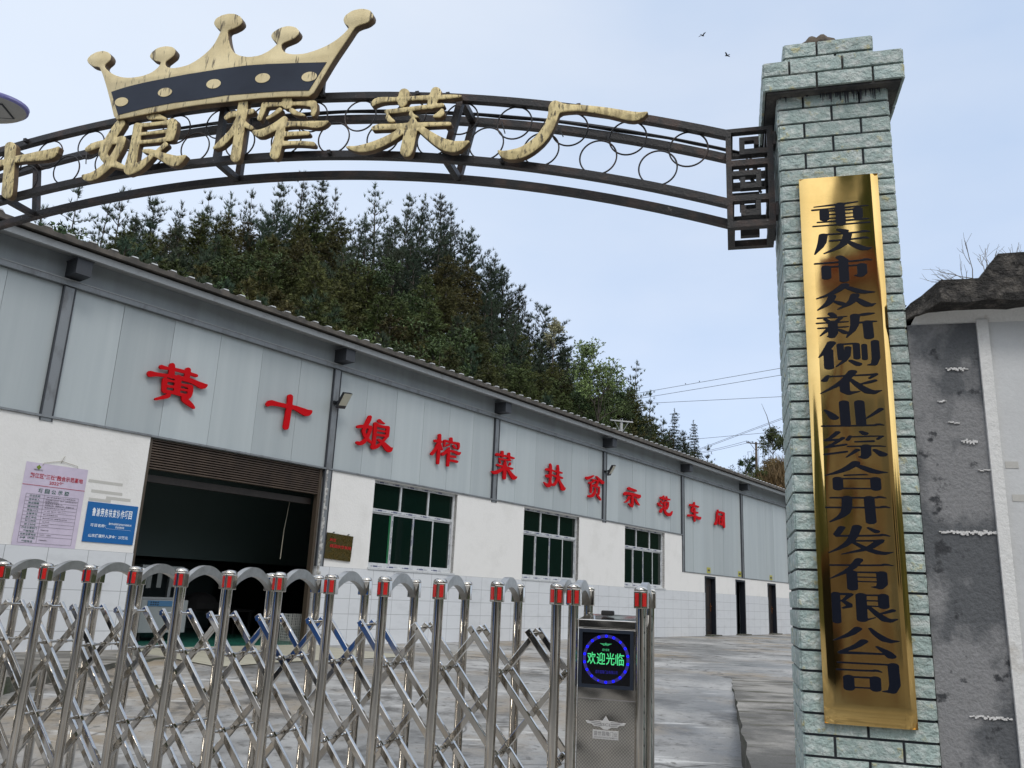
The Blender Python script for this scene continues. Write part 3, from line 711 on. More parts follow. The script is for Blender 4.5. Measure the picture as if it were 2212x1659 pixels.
for s in (17.95, 20.85, 24.25):
    p = MB(); p.box(WF, s, s + .30, -.033, -.025, 2.66, 2.86); o = p.build('number_plate', M['yellow_plate'], ws)
    q = MB(); q.box(WF, s + .05, s + .24, -.0249, -.0235, 2.72, 2.79); q.build('plate_print', M['poster_ink'], o)
# ================================================================= LETTERS ON THE WORKSHOP WALL
def trace(region, scale, strokes):
    x0, y0 = region
    return [[((x0 + x / scale) / 1.8517, (y0 + y / scale) / 1.8517, r / scale / 1.8517) for x, y, r in st] for st in strokes]
def letter_solid(fr, strokes_px, d_front, thick, bev, sign, seg=2):
    rr = min(p[2] for st in strokes_px for p in st)
    allp = [p for st in strokes_px for p in st]; w = max(p[0] for p in allp) - min(p[0] for p in allp)
    loops = contours(strokes_px, w / 150)
    L2 = [np.array([on(fr, u, v, d_front) for u, v in lp]) for lp in loops]
    V, F = solid_from_loops(L2, thick, bev, seg)
    return [fr(a, d_front + sign * c, b) for a, b, c in V], F, (np.mean([p[0] for l in L2 for p in l]), min(p[1] for l in L2 for p in l))
RED = [
 ('黄', (560, 1420), 6.913, [
  [(600,330,62),(720,358,42),(900,385,45),(1100,425,50),(1330,490,42),(1500,550,45),(1565,572,45)],
  [(895,300,82),(885,450,85),(880,570,80)], [(1335,420,78),(1320,540,80),(1300,650,75)],
  [(290,520,85),(480,535,52),(700,562,47),(900,595,50),(1150,645,60),(1400,700,62),(1560,775,70),(1710,850,90),(1790,858,68),(1850,830,28)],
  [(1060,640,92),(1050,800,90),(1030,1000,92),(1020,1050,60)],
  [(700,690,72),(680,850,70),(670,970,65),(690,1005,52)], [(720,690,45),(850,712,30),(1000,742,26)], [(700,845,38),(960,885,36)],
  [(700,1000,52),(860,1025,44),(1000,1055,46),(1200,1110,50),(1350,1150,60)],
  [(1140,815,34),(1300,845,38),(1405,885,68)], [(1405,890,72),(1402,1000,72),(1370,1120,68),(1330,1165,58)], [(1120,942,30),(1350,985,32)],
  [(800,1080,60),(785,1130,62),(650,1170,50),(520,1200,42),(440,1218,34)], [(1220,1180,68),(1230,1230,80),(1330,1310,75),(1430,1390,60),(1495,1458,36)]]),
 ('十', (1040, 1540), 8.296, [
  [(270,640,72),(350,585,98),(500,612,78),(700,655,66),(950,712,72),(1150,745,72),(1300,810,88),(1450,880,112),(1560,930,115),(1650,905,85),(1715,862,30)],
  [(1010,400,92),(1000,600,85),(960,850,88),(910,1150,95),(870,1390,95)]]),
 ('娘', (1400, 1640), 9.215, [
  [(745,262,68),(700,380,80),(620,520,72),(540,680,72),(510,780,60),(540,900,55),(610,1030,60),(700,1120,52),(800,1205,42)],
  [(300,620,52),(400,600,66),(520,600,58),(650,620,58),(760,635,68)],
  [(760,640,62),(750,760,62),(690,920,55),(620,1060,60),(500,1190,75),(370,1240,70),(285,1205,60)],
  [(1090,400,70),(1160,450,50),(1270,505,28)],
  [(945,510,65),(935,700,62),(920,950,58),(890,1200,65),(860,1370,82)], [(860,1375,78),(980,1370,60),(1080,1290,55),(1180,1210,40)],
  [(960,520,62),(1100,590,50),(1300,630,48),(1410,650,66)], [(1410,650,66),(1400,800,66),(1380,965,60)],
  [(950,740,36),(1350,800,34)], [(950,900,42),(1300,950,45),(1380,970,56)],
  [(1060,1100,48),(1200,1190,65),(1300,1310,92),(1420,1440,112),(1480,1470,90),(1560,1400,25)], [(1330,1030,48),(1260,1120,42),(1200,1180,45)]]),
 ('榨', (1700, 1720), 10.369, [
  [(620,220,65),(615,400,62),(600,700,65),(575,1000,60),(555,1250,58),(545,1370,56)], [(440,450,62),(560,460,55),(700,490,46)],
  [(560,560,50),(530,650,52),(470,780,55),(380,900,60),(300,990,62)], [(640,620,48),(680,740,46),(715,810,38)],
  [(1095,360,58),(1100,500,58)], [(830,440,45),(950,470,44),(1100,510,46),(1250,540,46),(1390,570,58)], [(832,450,45),(820,560,36),(800,690,24)], [(1395,570,56),(1410,680,46),(1395,790,25)],
  [(1010,600,38),(930,650,30),(870,672,16)], [(1190,640,38),(1220,720,46),(1310,780,24)],
  [(1010,750,40),(960,850,55),(850,940,62),(750,1000,68)], [(1010,850,48),(1150,880,46),(1300,930,58),(1400,990,72),(1465,945,38)], [(1000,850,55),(985,1100,55),(970,1300,56),(955,1470,50)],
  [(1010,1085,46),(1150,1100,46),(1265,1120,46)], [(1010,1255,46),(1200,1280,48),(1340,1315,50)]]),
 ('菜', (1950, 1790), 11.85, [
  [(445,345,55),(480,315,68),(600,350,50),(800,390,48),(1000,430,50),(1150,480,46),(1250,510,48)], [(715,210,62),(720,350,62),(735,440,38)], [(1030,290,56),(1035,450,56),(1040,570,48)],
  [(580,530,45),(800,580,36),(1000,592,42),(1085,610,40)], [(580,620,36),(620,740,28)], [(840,640,28),(860,720,50),(895,765,26)], [(1090,720,26),(1090,800,48),(1040,840,28)],
  [(480,825,52),(650,870,44),(850,930,58),(1050,970,48),(1190,1010,48)], [(840,720,42),(840,900,88),(830,1050,78),(825,1250,70),(815,1450,70)],
  [(770,980,68),(650,1070,72),(500,1150,82),(350,1200,80),(270,1165,56),(205,1135,22)], [(930,1000,58),(1030,1120,62),(1130,1270,82),(1230,1400,108),(1285,1445,95),(1390,1400,32)]]),
 ('扶', (2160, 1840), 11.85, [
  [(500,200,42),(525,300,54),(525,450,56),(515,700,54),(505,950,48),(500,1100,58)], [(500,1130,78),(430,1210,98),(340,1190,72),(260,1120,46),(195,1045,14)],
  [(325,455,52),(360,440,70),(450,470,56),(610,500,45)], [(350,755,74),(460,758,78),(540,740,66),(620,705,30)],
  [(860,270,46),(870,400,54),(875,600,54),(860,780,58),(830,930,48),(770,1080,52),(680,1170,66),(630,1178,60)],
  [(730,530,48),(850,560,52),(1000,600,44),(1045,615,40)], [(710,760,48),(850,790,62),(1000,840,48),(1065,855,46)], [(880,870,48),(930,1000,46),(1000,1130,62),(1070,1280,88),(1105,1385,100),(1205,1330,26)]]),
 ('贫', (2330, 1880), 8.296, [
  [(150,260,44),(185,275,52),(280,240,38),(375,190,22)], [(475,220,26),(540,290,36),(620,370,46),(668,425,56),(695,400,34)],
  [(345,318,26),(430,340,28),(520,365,30)], [(520,368,28),(510,430,30),(480,510,33),(450,560,24)], [(390,362,26),(330,410,30),(240,430,34)], [(405,468,16),(440,512,24)],
  [(300,480,28),(300,600,30),(290,740,28)], [(300,505,28),(450,550,28),(555,580,32)], [(562,572,28),(562,700,26),(553,800,22)], [(430,612,18),(440,680,27),(400,790,38),(320,870,48),(220,868,40)], [(490,790,22),(510,860,36),(560,920,36),(605,988,24)]]),
 ('示', (2330, 1880), 8.296, [
  [(1555,615,52),(1620,640,42),(1750,680,42),(1775,690,36)], [(1415,805,42),(1440,765,55),(1560,780,44),(1700,820,48),(1830,860,58),(1880,890,68),(1912,840,26)],
  [(1670,840,36),(1670,1000,36),(1670,1120,38),(1650,1200,42)], [(1650,1200,42),(1590,1160,38),(1555,1120,22)], [(1565,890,33),(1540,970,34),(1480,1040,26),(1420,1070,16)], [(1765,960,23),(1790,1040,36),(1840,1120,36),(1888,1160,22)]]),
 ('范', (2610, 1960), 7.135, [
  [(255,222,36),(350,245,26),(430,265,26),(490,275,26)], [(325,170,18),(330,240,26),(320,290,16)], [(410,190,18),(415,250,26),(410,300,16)], [(245,310,20),(270,360,26),(300,390,13)], [(180,380,26),(200,430,36),(270,460,22)], [(240,620,33),(250,590,36),(290,540,26),(325,500,9)],
  [(350,345,23),(450,355,26)], [(455,355,24),(455,450,24),(415,540,22)], [(355,350,26),(355,500,25),(365,620,28),(420,690,43),(500,710,46),(545,670,28),(575,605,7)]]),
 ('车', (2610, 1960), 7.135, [
  [(1095,430,36),(1180,437,29),(1260,465,27),(1310,480,27)], [(1200,360,20),(1195,440,24),(1150,520,24),(1125,590,24),(1140,610,26)], [(1140,612,25),(1220,630,25),(1290,650,27)], [(1210,530,23),(1215,700,25),(1215,850,25),(1210,890,18)],
  [(1045,725,36),(1120,720,27),(1215,745,29),(1300,790,36),(1345,815,46),(1370,790,28)]]),
 ('间', (2610, 1960), 7.135, [
  [(1870,570,16),(1885,640,24)], [(1850,630,18),(1855,750,21),(1850,870,24),(1810,970,34)], [(1940,630,28),(2030,660,29)], [(2040,660,27),(2045,800,25),(2050,950,25),(2055,1060,26)],
  [(1905,740,19),(1915,970,21)], [(1910,745,21),(1995,760,19)], [(1995,760,21),(1995,1000,21)], [(1910,850,17),(1990,860,17)], [(1910,960,21),(1995,985,21)]]),
]
HINT = {'黄': 'first and widest, nearest the left', '十': 'plain cross shape beside the floodlight post', '娘': 'above the large window', '榨': 'between the first window and the second post',
        '菜': 'straddling the grey post', '扶': 'above the second window', '贫': 'just left of the far floodlight post', '示': 'just right of the far floodlight post', '范': 'above the third window', '车': 'on the first full-height panel bay', '间': 'last and smallest before the gate pillar'}
for ch, org, sc, st in RED:
    V, F, (s_, z_) = letter_solid(WF, trace(org, sc, st), .045, .035, .0, 1)
    o = link_mesh('red_character', V, F, M['red_letter'], None, recalc=True, loc=WF(s_, .01, z_))
    # stand-off pins fixing the letter to the panel
    tag(o, 'flat red letter %s fixed to the grey wall, %s' % (ch, HINT[ch]), 'letter', 'red letters along the workshop wall')
    pn = MB()
    ss = [v for v in V]; c = np.mean(np.array(V), 0)
    a = V[int(len(V) * .2)]; b = V[int(len(V) * .7)]
    for q in (a, b):
        q = np.array(q); w = WF.b
        sq = float((q - WF.o) @ WF.e)
        pn.tube([WF(sq, -.034, q[2]), WF(sq, .02, q[2])], .008, 6)
    pn.build('fixing_pin', M['steel_grey'], o)

# ================================================================= GATE PILLAR
pil = thing('gate_pillar', 'tall square gate pillar faced with pale green rock-face tiles and a stepped cap', 'pillar', GF(.28, .28, 0))
CW = .56
core = MB(); core.box(GF, .003, CW - .003, .003, CW - .003, -.1, 4.315); core.build('grout_core', M['dark_hole'], pil)
def rock_tiles(mb, face, x0, x1, z0, z1, rows_h, joints, seed, gap=.010, proud=.010):
    """face(x, z, out) -> world; courses of rough tiles between z0 and z1"""
    random.seed(seed); k = 0; z = z1
    while z - rows_h > z0 - .05:
        J = joints[k % len(joints)]; cuts = [x0] + [x0 + j for j in J if x0 + j < x1 - .02] + [x1]
        for a, b in zip(cuts[:-1], cuts[1:]):
            a2 = a + (gap / 2 if a > x0 else 0); b2 = b - (gap / 2 if b < x1 else 0); za = z - rows_h + gap / 2; zb = z - gap / 2
            nx = max(4, int((b2 - a2) / .022)); nz = 7; off = random.uniform(0, 50); tint = random.uniform(.86, 1.10); vs = []
            for i in range(nx + 1):
                for j in range(nz + 1):
                    u = (0, .0015 / (b2 - a2), *np.linspace(.03, .97, nx - 3), 1 - .0015 / (b2 - a2), 1)[i]; w = (0, .018, .18, .4, .6, .82, .982, 1)[j]; ed = min(u * (b2 - a2), (1 - u) * (b2 - a2), w * (zb - za), (1 - w) * (zb - za))
                    x = a2 + (b2 - a2) * u; zz = za + (zb - za) * w
                    h = mnoise.noise(Vector((x * 16 + off, zz * 22, off))) * .5 + mnoise.noise(Vector((x * 42 + off, zz * 50, 3.0))) * .28
                    vs.append(face(x, zz, proud * (.85 + .55 * h) * (1 if ed > .003 else .85) if ed > 1e-6 else -.006))
            fs = [(i * (nz + 1) + j, (i + 1) * (nz + 1) + j, (i + 1) * (nz + 1) + j + 1, i * (nz + 1) + j + 1) for i in range(nx) for j in range(nz)]
            mb.add(vs, fs, 0, tint)
        z -= rows_h; k += 1
def faces_of(s0, s1, d0, d1):
    return [(lambda x, z, o: GF(x, d0 - o, z), s0, s1), (lambda x, z, o: GF(s0 - o, x, z), d0, d1), (lambda x, z, o: GF(s1 + o, x, z), d0, d1), (lambda x, z, o: GF(x, d1 + o, z), s0, s1)]
JA = [.13, .42]; JB = [.275]
tl = MB()
for i, (fc, a, b) in enumerate(faces_of(0, CW, 0, CW)): rock_tiles(tl, fc, a, b, 0, 4.322, .0925, [JA, JB] if i in (0, 3) else [[.28], [.14, .42]], 20 + i)
tl.build('shaft_tiles', M['stone_tile'], pil, recalc=False, auto=40)
CO = .075
cap = MB(); cap.box(GF, -CO + .012, CW + CO - .012, -CO + .012, CW + CO - .012, 4.30, 4.495); cap.build('cap_core', M['mould'], pil)
tl = MB()
for i, (fc, a, b) in enumerate(faces_of(-CO, CW + CO, -CO, CW + CO)): rock_tiles(tl, fc, a, b, 4.305, 4.492, .0925, [[.135, .41], [.275, .56]], 30 + i)
tl.build('cap_tiles', M['stone_tile'], pil, recalc=False, auto=40)
cap = MB(); cap.box(GF, .06, .50, .06, .50, 4.49, 4.672); cap.build('top_core', M['mould'], pil)
tl = MB()
for i, (fc, a, b) in enumerate(faces_of(.048, .512, .048, .512)): rock_tiles(tl, fc, a, b, 4.49, 4.682, .095, [[.175], [.27]], 40 + i)
tl.build('top_tiles', M['stone_tile'], pil, recalc=False, auto=40)
fin = MB(); o_ = GF(.245, .20, 4.60)
nseg = 8; V = []; prof = [(.09, 0), (.115, .05), (.118, .10), (.100, .155), (.06, .185), (.0, .195)]
for r, z in prof:
    for k in range(nseg * 4):
        a = 2 * math.pi * k / (nseg * 4); lobe = 1 + .10 * math.cos(a * nseg) * (1 if z < .12 else .4); V.append((o_[0] + r * lobe * math.cos(a), o_[1] + r * lobe * math.sin(a), o_[2] + z + .008 * math.cos(a * nseg)))
m_ = nseg * 4; F = [(i * m_ + k, i * m_ + (k + 1) % m_, (i + 1) * m_ + (k + 1) % m_, (i + 1) * m_ + k) for i in range(len(prof) - 1) for k in range(m_)]
fin.add(V, F); fin.build('finial', M['finial'], pil, smooth=True)
# black mould drips under the cap
mb = MB(); random.seed(8)
for k in range(46):
    s = random.choice([random.gauss(.30, .05), random.gauss(.46, .06), random.uniform(.0, .55)]); s = min(max(s, .01), .55)
    L = random.uniform(.01, .075) * (1.0 if .2 < s < .5 else .5); w = random.uniform(.002, .007)
    mb.add([GF(s - w, -.0225, 4.30), GF(s + w, -.0225, 4.30), GF(s + w * .4, -.0232, 4.30 - L), GF(s - w * .4, -.0232, 4.30 - L)], [(0, 1, 2, 3)])
mb.build('mould_stain', M['dark_hole'], pil)
# loose cable over the back corner of the pillar
cb = MB(); cb.tube([GF(-.05, .52, 4.33), GF(-.13, .48, 4.26), GF(-.16, .44, 4.12), GF(-.12, .4, 4.0), GF(-.09, .37, 3.93)], .008, 6); cb.tube([GF(-.04, .55, 4.33), GF(-.15, .5, 4.28), GF(-.18, .47, 4.14), GF(-.13, .42, 4.02)], .007, 6)
tag(cb.build('hanging_cable', M['wire']), 'loose black cable looping from the pillar cap down to the arch', 'cable')

# ================================================================= BRASS PLAQUE
pq = thing('company_plaque', 'tall polished brass plaque with black vertical lettering on the gate pillar', 'plaque', GF(.285, -.03, 1.05))
PS0, PS1, PZ0, PZ1 = .086, .480, 1.048, 3.776; PD = -.050
# slightly dished sheet with folded edges: a fine grid, so the reflections bend
b = MB(); nx, nz = 14, 60; ids = {}
for i in range(nx + 1):
    for j in range(nz + 1):
        u = i / nx; w = j / nz; s = PS0 + (PS1 - PS0) * u; z = PZ0 + (PZ1 - PZ0) * w
        wob = .0016 * mnoise.noise(Vector((s * 5, z * 1.3, 2.0))) + .0007 * mnoise.noise(Vector((s * 9, z * 4, 7.0)))
        fold = .022 * max(0, 1 - (PS1 - s) / .035) ** 2 + .010 * max(0, 1 - (s - PS0) / .02) ** 2 + .012 * max(0, 1 - (z - PZ0) / .05) ** 2
        ids[i, j] = len(b.v); b.v.append(tuple(GF(s, PD + wob + fold, z)))
for i in range(nx):
    for j in range(nz): b.f.append((ids[i, j], ids[i + 1, j], ids[i + 1, j + 1], ids[i, j + 1])); b.mi.append(0); b.c.append(None)
b.build('brass_sheet', M['brass'], pq, smooth=True, recalc=False)
b = MB(); b.box(GF, PS0, PS1, -.0235, -.016, PZ0, PZ1)
for a0, a1 in ((PS0, PS0 + .0015), (PS1 - .0015, PS1)): b.box(GF, a0, a1, -.039 if a0 == PS0 else -.027, -.0236, PZ0, PZ1)
b.box(GF, PS0 + .002, PS1 - .002, -.036, -.0236, PZ0, PZ0 + .0015); b.box(GF, PS0 + .002, PS1 - .002, -.049, -.0236, PZ1 - .0015, PZ1)
b.build('folded_edge', M['brass'], pq)
h, v, t = 3.0, 8.5, 1.6
PLQ = [
 [[(5,13,t),(50,8,4),(80,3,2)], [(2,26,h),(88,22,h),(98,22,t)], [(22,34,v),(22,66,v)], [(80,34,v),(80,66,v)], [(20,34,h),(82,33,h)], [(20,49,2),(82,48,2)], [(20,65,2.4),(84,65,2.4)], [(50,10,v),(50,90,v)], [(10,79,2.4),(92,77,4),(98,77,t)], [(2,95,2.4),(98,92,h)]],
 [[(46,2,5),(56,9,7)], [(14,19,h),(82,17,h),(88,14,5),(98,17,t)], [(18,22,8),(15,58,8),(2,98,t)], [(30,46,h),(80,43,h),(88,40,5),(96,44,t)], [(60,24,8),(56,54,8),(40,80,5),(18,97,t)], [(60,52,4),(76,76,8),(88,88,8),(99,84,t)]],
 [[(44,2,7),(52,16,7)], [(2,24,h),(82,20,h),(88,16,5),(98,20,t)], [(20,42,v),(20,82,v)], [(20,40,h),(82,38,h)], [(81,40,v),(81,80,v),(68,80,t)], [(50,18,v),(50,96,v)]],
 [[(50,3,8),(38,22,7),(22,40,5),(1,53,t)], [(48,8,4),(62,20,7),(78,34,8),(99,36,t)], [(28,46,7),(22,72,7),(2,99,t)], [(30,66,3),(42,76,7),(46,80,5)], [(66,46,8),(60,74,7),(36,99,t)], [(66,56,4),(80,78,8),(88,88,8),(99,82,t)]],
 [[(24,2,6),(28,10,6)], [(2,18,h),(40,16,3),(50,14,t)], [(14,24,4),(18,30,4)], [(40,20,4),(34,30,4)], [(0,38,h),(42,36,h),(52,35,t)], [(2,58,h),(44,56,h),(52,55,t)], [(26,38,v),(26,92,v),(16,90,t)], [(18,64,5),(4,88,t)], [(36,66,4),(46,78,6)], [(96,6,t),(84,8,6),(66,13,3)], [(64,14,v),(62,60,7),(48,97,t)], [(66,42,h),(90,38,4),(99,38,t)], [(84,42,v),(85,98,v)]],
 [[(22,4,8),(12,34,6),(0,58,t)], [(16,34,v),(16,98,v)], [(36,12,6),(37,66,6)], [(36,10,h),(62,8,h)], [(63,12,6),(63,64,6)], [(49,24,6),(47,66,5),(28,96,t)], [(52,74,4),(64,88,7)], [(76,16,5),(76,68,5)], [(94,4,7),(94,88,7),(80,92,t)]],
 [[(13,18,4),(7,34,6)], [(12,20,h),(80,16,h),(92,14,4)], [(92,15,4),(82,28,3)], [(54,4,8),(38,42,7),(0,84,t)], [(40,42,v),(40,86,v),(64,78,t)], [(50,32,4),(66,62,7),(82,84,9),(99,76,t)], [(90,38,4),(80,44,5),(62,52,t)]],
 [[(37,6,v),(38,86,v)], [(62,6,v),(63,86,v)], [(6,34,3),(16,52,7),(20,62,8)], [(96,32,5),(84,50,4),(70,68,t)], [(0,93,h),(84,92,h),(90,87,4),(99,91,t)]],
 [[(24,3,5),(12,24,4),(4,32,3)], [(4,32,4),(28,30,4)], [(32,24,4),(16,46,4),(4,58,3)], [(4,58,3.5),(36,48,3.5)], [(2,84,3.5),(36,74,3.5)], [(62,1,4),(68,8,6)], [(44,18,3.5),(40,30,4)], [(42,20,2.6),(88,17,2.6),(97,18,t)], [(95,18,3),(88,28,3)], [(52,38,2.6),(80,36,3.5)], [(40,55,2.6),(88,53,3),(99,55,t)], [(68,56,v),(68,94,v),(56,93,t)], [(54,68,5),(36,94,t)], [(82,68,4),(94,84,8)]],
 [[(50,2,8),(36,22,7),(20,36,5),(0,47,t)], [(48,6,4),(64,20,7),(80,34,8),(99,35,t)], [(32,46,2.6),(60,43,3),(68,44,t)], [(20,60,v),(20,92,v)], [(80,60,v),(80,92,v)], [(20,58,2.6),(84,57,2.6)], [(20,93,2.6),(82,93,2.6)]],
 [[(8,13,h),(78,12,h),(84,8,4),(94,12,t)], [(0,48,h),(84,46,h),(90,42,4),(99,46,t)], [(33,14,v),(32,58,v),(22,80,6),(4,99,t)], [(68,14,v),(69,96,v)]],
 [[(22,5,6),(14,28,6)], [(14,34,3.4),(80,30,3.4),(86,26,4),(96,31,t)], [(46,2,8),(38,44,7),(22,72,5),(0,93,t)], [(64,4,3),(76,16,6)], [(40,50,3),(72,48,3),(84,46,4)], [(80,50,7),(62,76,6),(20,97,t)], [(40,56,4),(60,78,6),(82,92,7),(99,86,t)]],
 [[(2,22,h),(80,18,h),(86,14,4),(98,18,t)], [(46,2,7),(32,36,6),(0,68,t)], [(34,46,v),(34,98,v)], [(34,44,h),(84,42,h)], [(80,46,v),(80,92,v),(64,92,t)], [(34,60,2.2),(80,59,2.2)], [(34,75,2.2),(80,74,2.2)]],
 [[(7,6,7),(7,98,7)], [(8,6,4),(30,5,4)], [(30,6,5),(18,28,3)], [(18,28,4),(30,44,6),(18,52,3)], [(46,8,v),(46,88,v)], [(46,7,h),(82,5,h)], [(80,8,v),(80,42,v)], [(46,25,2.4),(80,24,2.4)], [(46,43,2.4),(80,42,2.4)], [(46,92,4),(66,80,t)], [(58,48,4),(70,70,6),(84,90,8),(99,82,t)], [(93,54,5),(82,62,4),(72,68,2)]],
 [[(38,6,7),(26,26,6),(0,47,t)], [(57,3,3),(66,22,6),(82,42,8),(99,40,t)], [(46,46,7),(34,64,6),(10,84,4)], [(10,86,5),(76,84,3)], [(66,62,3),(80,78,7),(86,90,8)]],
 [[(6,5,h),(88,4,h)], [(88,6,v),(89,88,v),(70,90,t)], [(4,28,h),(56,27,h),(62,24,4),(70,29,t)], [(20,52,v),(20,86,v)], [(60,52,v),(60,84,v)], [(18,50,h),(62,49,h)], [(18,83,2.4),(62,82,2.4)]],
]
zc = np.linspace(3.557, 1.257, 16)      # 重庆市众新侧农业综合开发有限公司
for i, st in enumerate(PLQ):
    # box of the character on the sheet, from the photograph: a little left of centre
    hh = .135; s0 = .141; s1 = .424
    loops = contours(st, .8)
    L2 = [np.array([(s0 + (s1 - s0) * x / 100, zc[i] + hh / 2 - hh * y / 100) for x, y in lp]) for lp in loops]
    V, F = solid_from_loops(L2, .003, 0)
    link_mesh('lettering', [GF(a, -.0528 - c, z) for a, z, c in V], F, M['ink'], pq, recalc=True)

# ================================================================= ARCH
OF, DT = .14, .27                                  # front of the truss, its depth
SC, RT = -3.735, 10.2; ZT = 4.795                  # crown of the arch: along, radius, height of the top chord's middle
arch = thing('gate_arch', 'black iron arch truss with rings spanning the gateway', 'arch', GF(SC, OF, 3.6))
def arc(s, drop): return ZT - drop - (RT - math.sqrt(RT * RT - (s - SC) ** 2))
SE = -.265; SL_ = 2 * SC - SE
def chord(d, drop):
    mb = MB(); n = 48; q = .0235
    P = []
    for k in range(n + 1):
        s = SL_ + (SE - SL_) * k / n; z = arc(s, drop); a = (s - SC) / RT; P.append((s + 0 * a, z, a))
    ring = lambda s, z, a: [GF(s + q * -math.sin(a) * 0, d - q, z - q), GF(s, d + q, z - q), GF(s, d + q, z + q), GF(s, d - q, z + q)]
    vs = [p for x in P for p in ring(*x)]; fs = []
    for k in range(n):
        for j in range(4): fs.append((k * 4 + j, k * 4 + (j + 1) % 4, k * 4 + 4 + (j + 1) % 4, k * 4 + 4 + j))
    fs += [(3, 2, 1, 0), tuple(n * 4 + j for j in range(4))]
    mb.add(vs, fs); return mb.build('chord', M['black_iron'], arch)
DROP = .435
for d in (OF, OF + DT):
    for dr in (0, DROP): chord(d, dr)
# radial posts and cross members
for s in (-1.93, -3.68, -5.50):
    a = (s - SC) / RT
    for d in (OF, OF + DT):
        p = MB(); p.bar(GF(s, d, arc(s, 0) - .024), GF(s - math.sin(a) * DROP, d, arc(s - math.sin(a) * DROP, DROP) + .024), .042, .042, up=tuple(GF.b)); p.build('post', M['black_iron'], arch)
    for dr in (0, DROP):
        s2 = s - math.sin(a) * dr
        p = MB(); p.bar(GF(s2 + (.0 if dr == 0 else -.0), OF + .024, arc(s2, dr)), GF(s2, OF + DT - .024, arc(s2, dr)), .042, .042); p.build('cross_member', M['black_iron'], arch)
# rings between the front chords, up and down in turn
RR = .112; k = 0; s = -.50
while s > -6.95:
    if min(abs(s + 1.93 + .03), abs(s + 3.68), abs(s + 5.50)) > .0:
        up = (k % 2 == 0); z = arc(s, 0) - .024 - RR if up else arc(s, DROP) + .024 + RR
        mb = MB(); pts = [GF(s + RR * math.cos(t), OF + .012, z + RR * math.sin(t)) for t in np.linspace(0, 2 * math.pi, 41)]
        mb.tube(pts, .0052, 6, cap=False); mb.build('ring', M['black_iron'], arch, smooth=True)
    s -= .178; k += 1
# cables lying along the back chord
random.seed(4)
cbl = MB()
for j in range(7):
    pts = []; ph = random.uniform(0, 6)
    for k in range(60):
        s = -5.0 + (4.86) * k / 59; loose = .012 + .014 * abs(math.sin(s * (1.3 + .2 * j) + ph)) + j * .004
        pts.append(GF(s, OF + DT - .03 + .010 * j + .006 * math.sin(3 * s + ph), arc(s, 0) + .026 + loose))
    cbl.tube(pts, .006, 5)
cbl.build('cable_bundle', M['wire'], arch, smooth=True)
tw = MB()
for s, L in ((-5.02, -.10), (-4.73, -.12), (-1.72, -.08), (-1.45, .05), (-1.33, -.06), (-1.02, -.07)):
    z = arc(s, 0) - .03; tw.tube([GF(s, OF + DT - .03, z + .03), GF(s + .01, OF + DT - .05, z), GF(s + .035, OF + DT - .06, z + L)], .004, 5)
tw.build('wire_tie', M['wire'], arch)
# square fretwork frame that joins the arch to the pillar
fw = thing('fret_frame', None, None, (0, 0, 0)); fw.parent = arch; fw.location = [float(a - b) for a, b in zip(GF(-.15, OF, 3.6), GF(SC, OF, 3.6))]
ZF0, ZF1 = 3.60, 4.218; FS0, FS1 = -.288, -.028; q = .044
def zf(y): return ZF1 - (y - 150) / (1545 - 150) * (ZF1 - ZF0)
def sf(x): return FS0 + (x - 200) / (825 - 200) * (FS1 - FS0)
def fret(d):
    mb = MB(); a, b_ = d - .022, d + .022; e = .0015
    B = lambda x0, x1, y0, y1, g=0: mb.box(GF, sf(x0), sf(x1), a + g, b_ - g, zf(y1), zf(y0))
    B(200, 272, 150, 1545); B(745, 825, 150, 1545)
    B(272, 745, 150, 205); B(272, 745, 605, 690); B(272, 745, 1105, 1185); B(272, 745, 1455, 1545)
    # upper scroll
    B(380, 745, 455, 530, e); B(380, 450, 285, 455, e); B(450, 640, 285, 340, e); B(575, 640, 340, 405, e)
    # middle scroll
    B(272, 655, 760, 830, e); B(590, 655, 830, 1010, e); B(380, 590, 945, 1010, e); B(380, 445, 850, 945, e)
    # lower scroll
    B(575, 640, 1185, 1390, e); B(380, 575, 1305, 1390, e); B(380, 445, 1245, 1305, e)
    mb.build('fret', M['black_iron'], fw)
fret(OF); fret(OF + DT)
mb = MB()
for y in (178, 648, 1145, 1500):
    for s in (FS0 + .02, FS1 - .02): mb.box(GF, s - .02, s + .02, OF + .0225, OF + DT - .0225, zf(y) - .02, zf(y) + .02)
mb.build('fret_tie', M['black_iron'], fw)
for d in (OF, OF + DT):
    for z in (ZF0 + .05, ZF1 - .13): mb = MB(); mb.box(GF, FS1 + .0005, -.014, d - .04, d + .04, z, z + .08); mb.build('fixing_plate', M['black_iron'], fw)

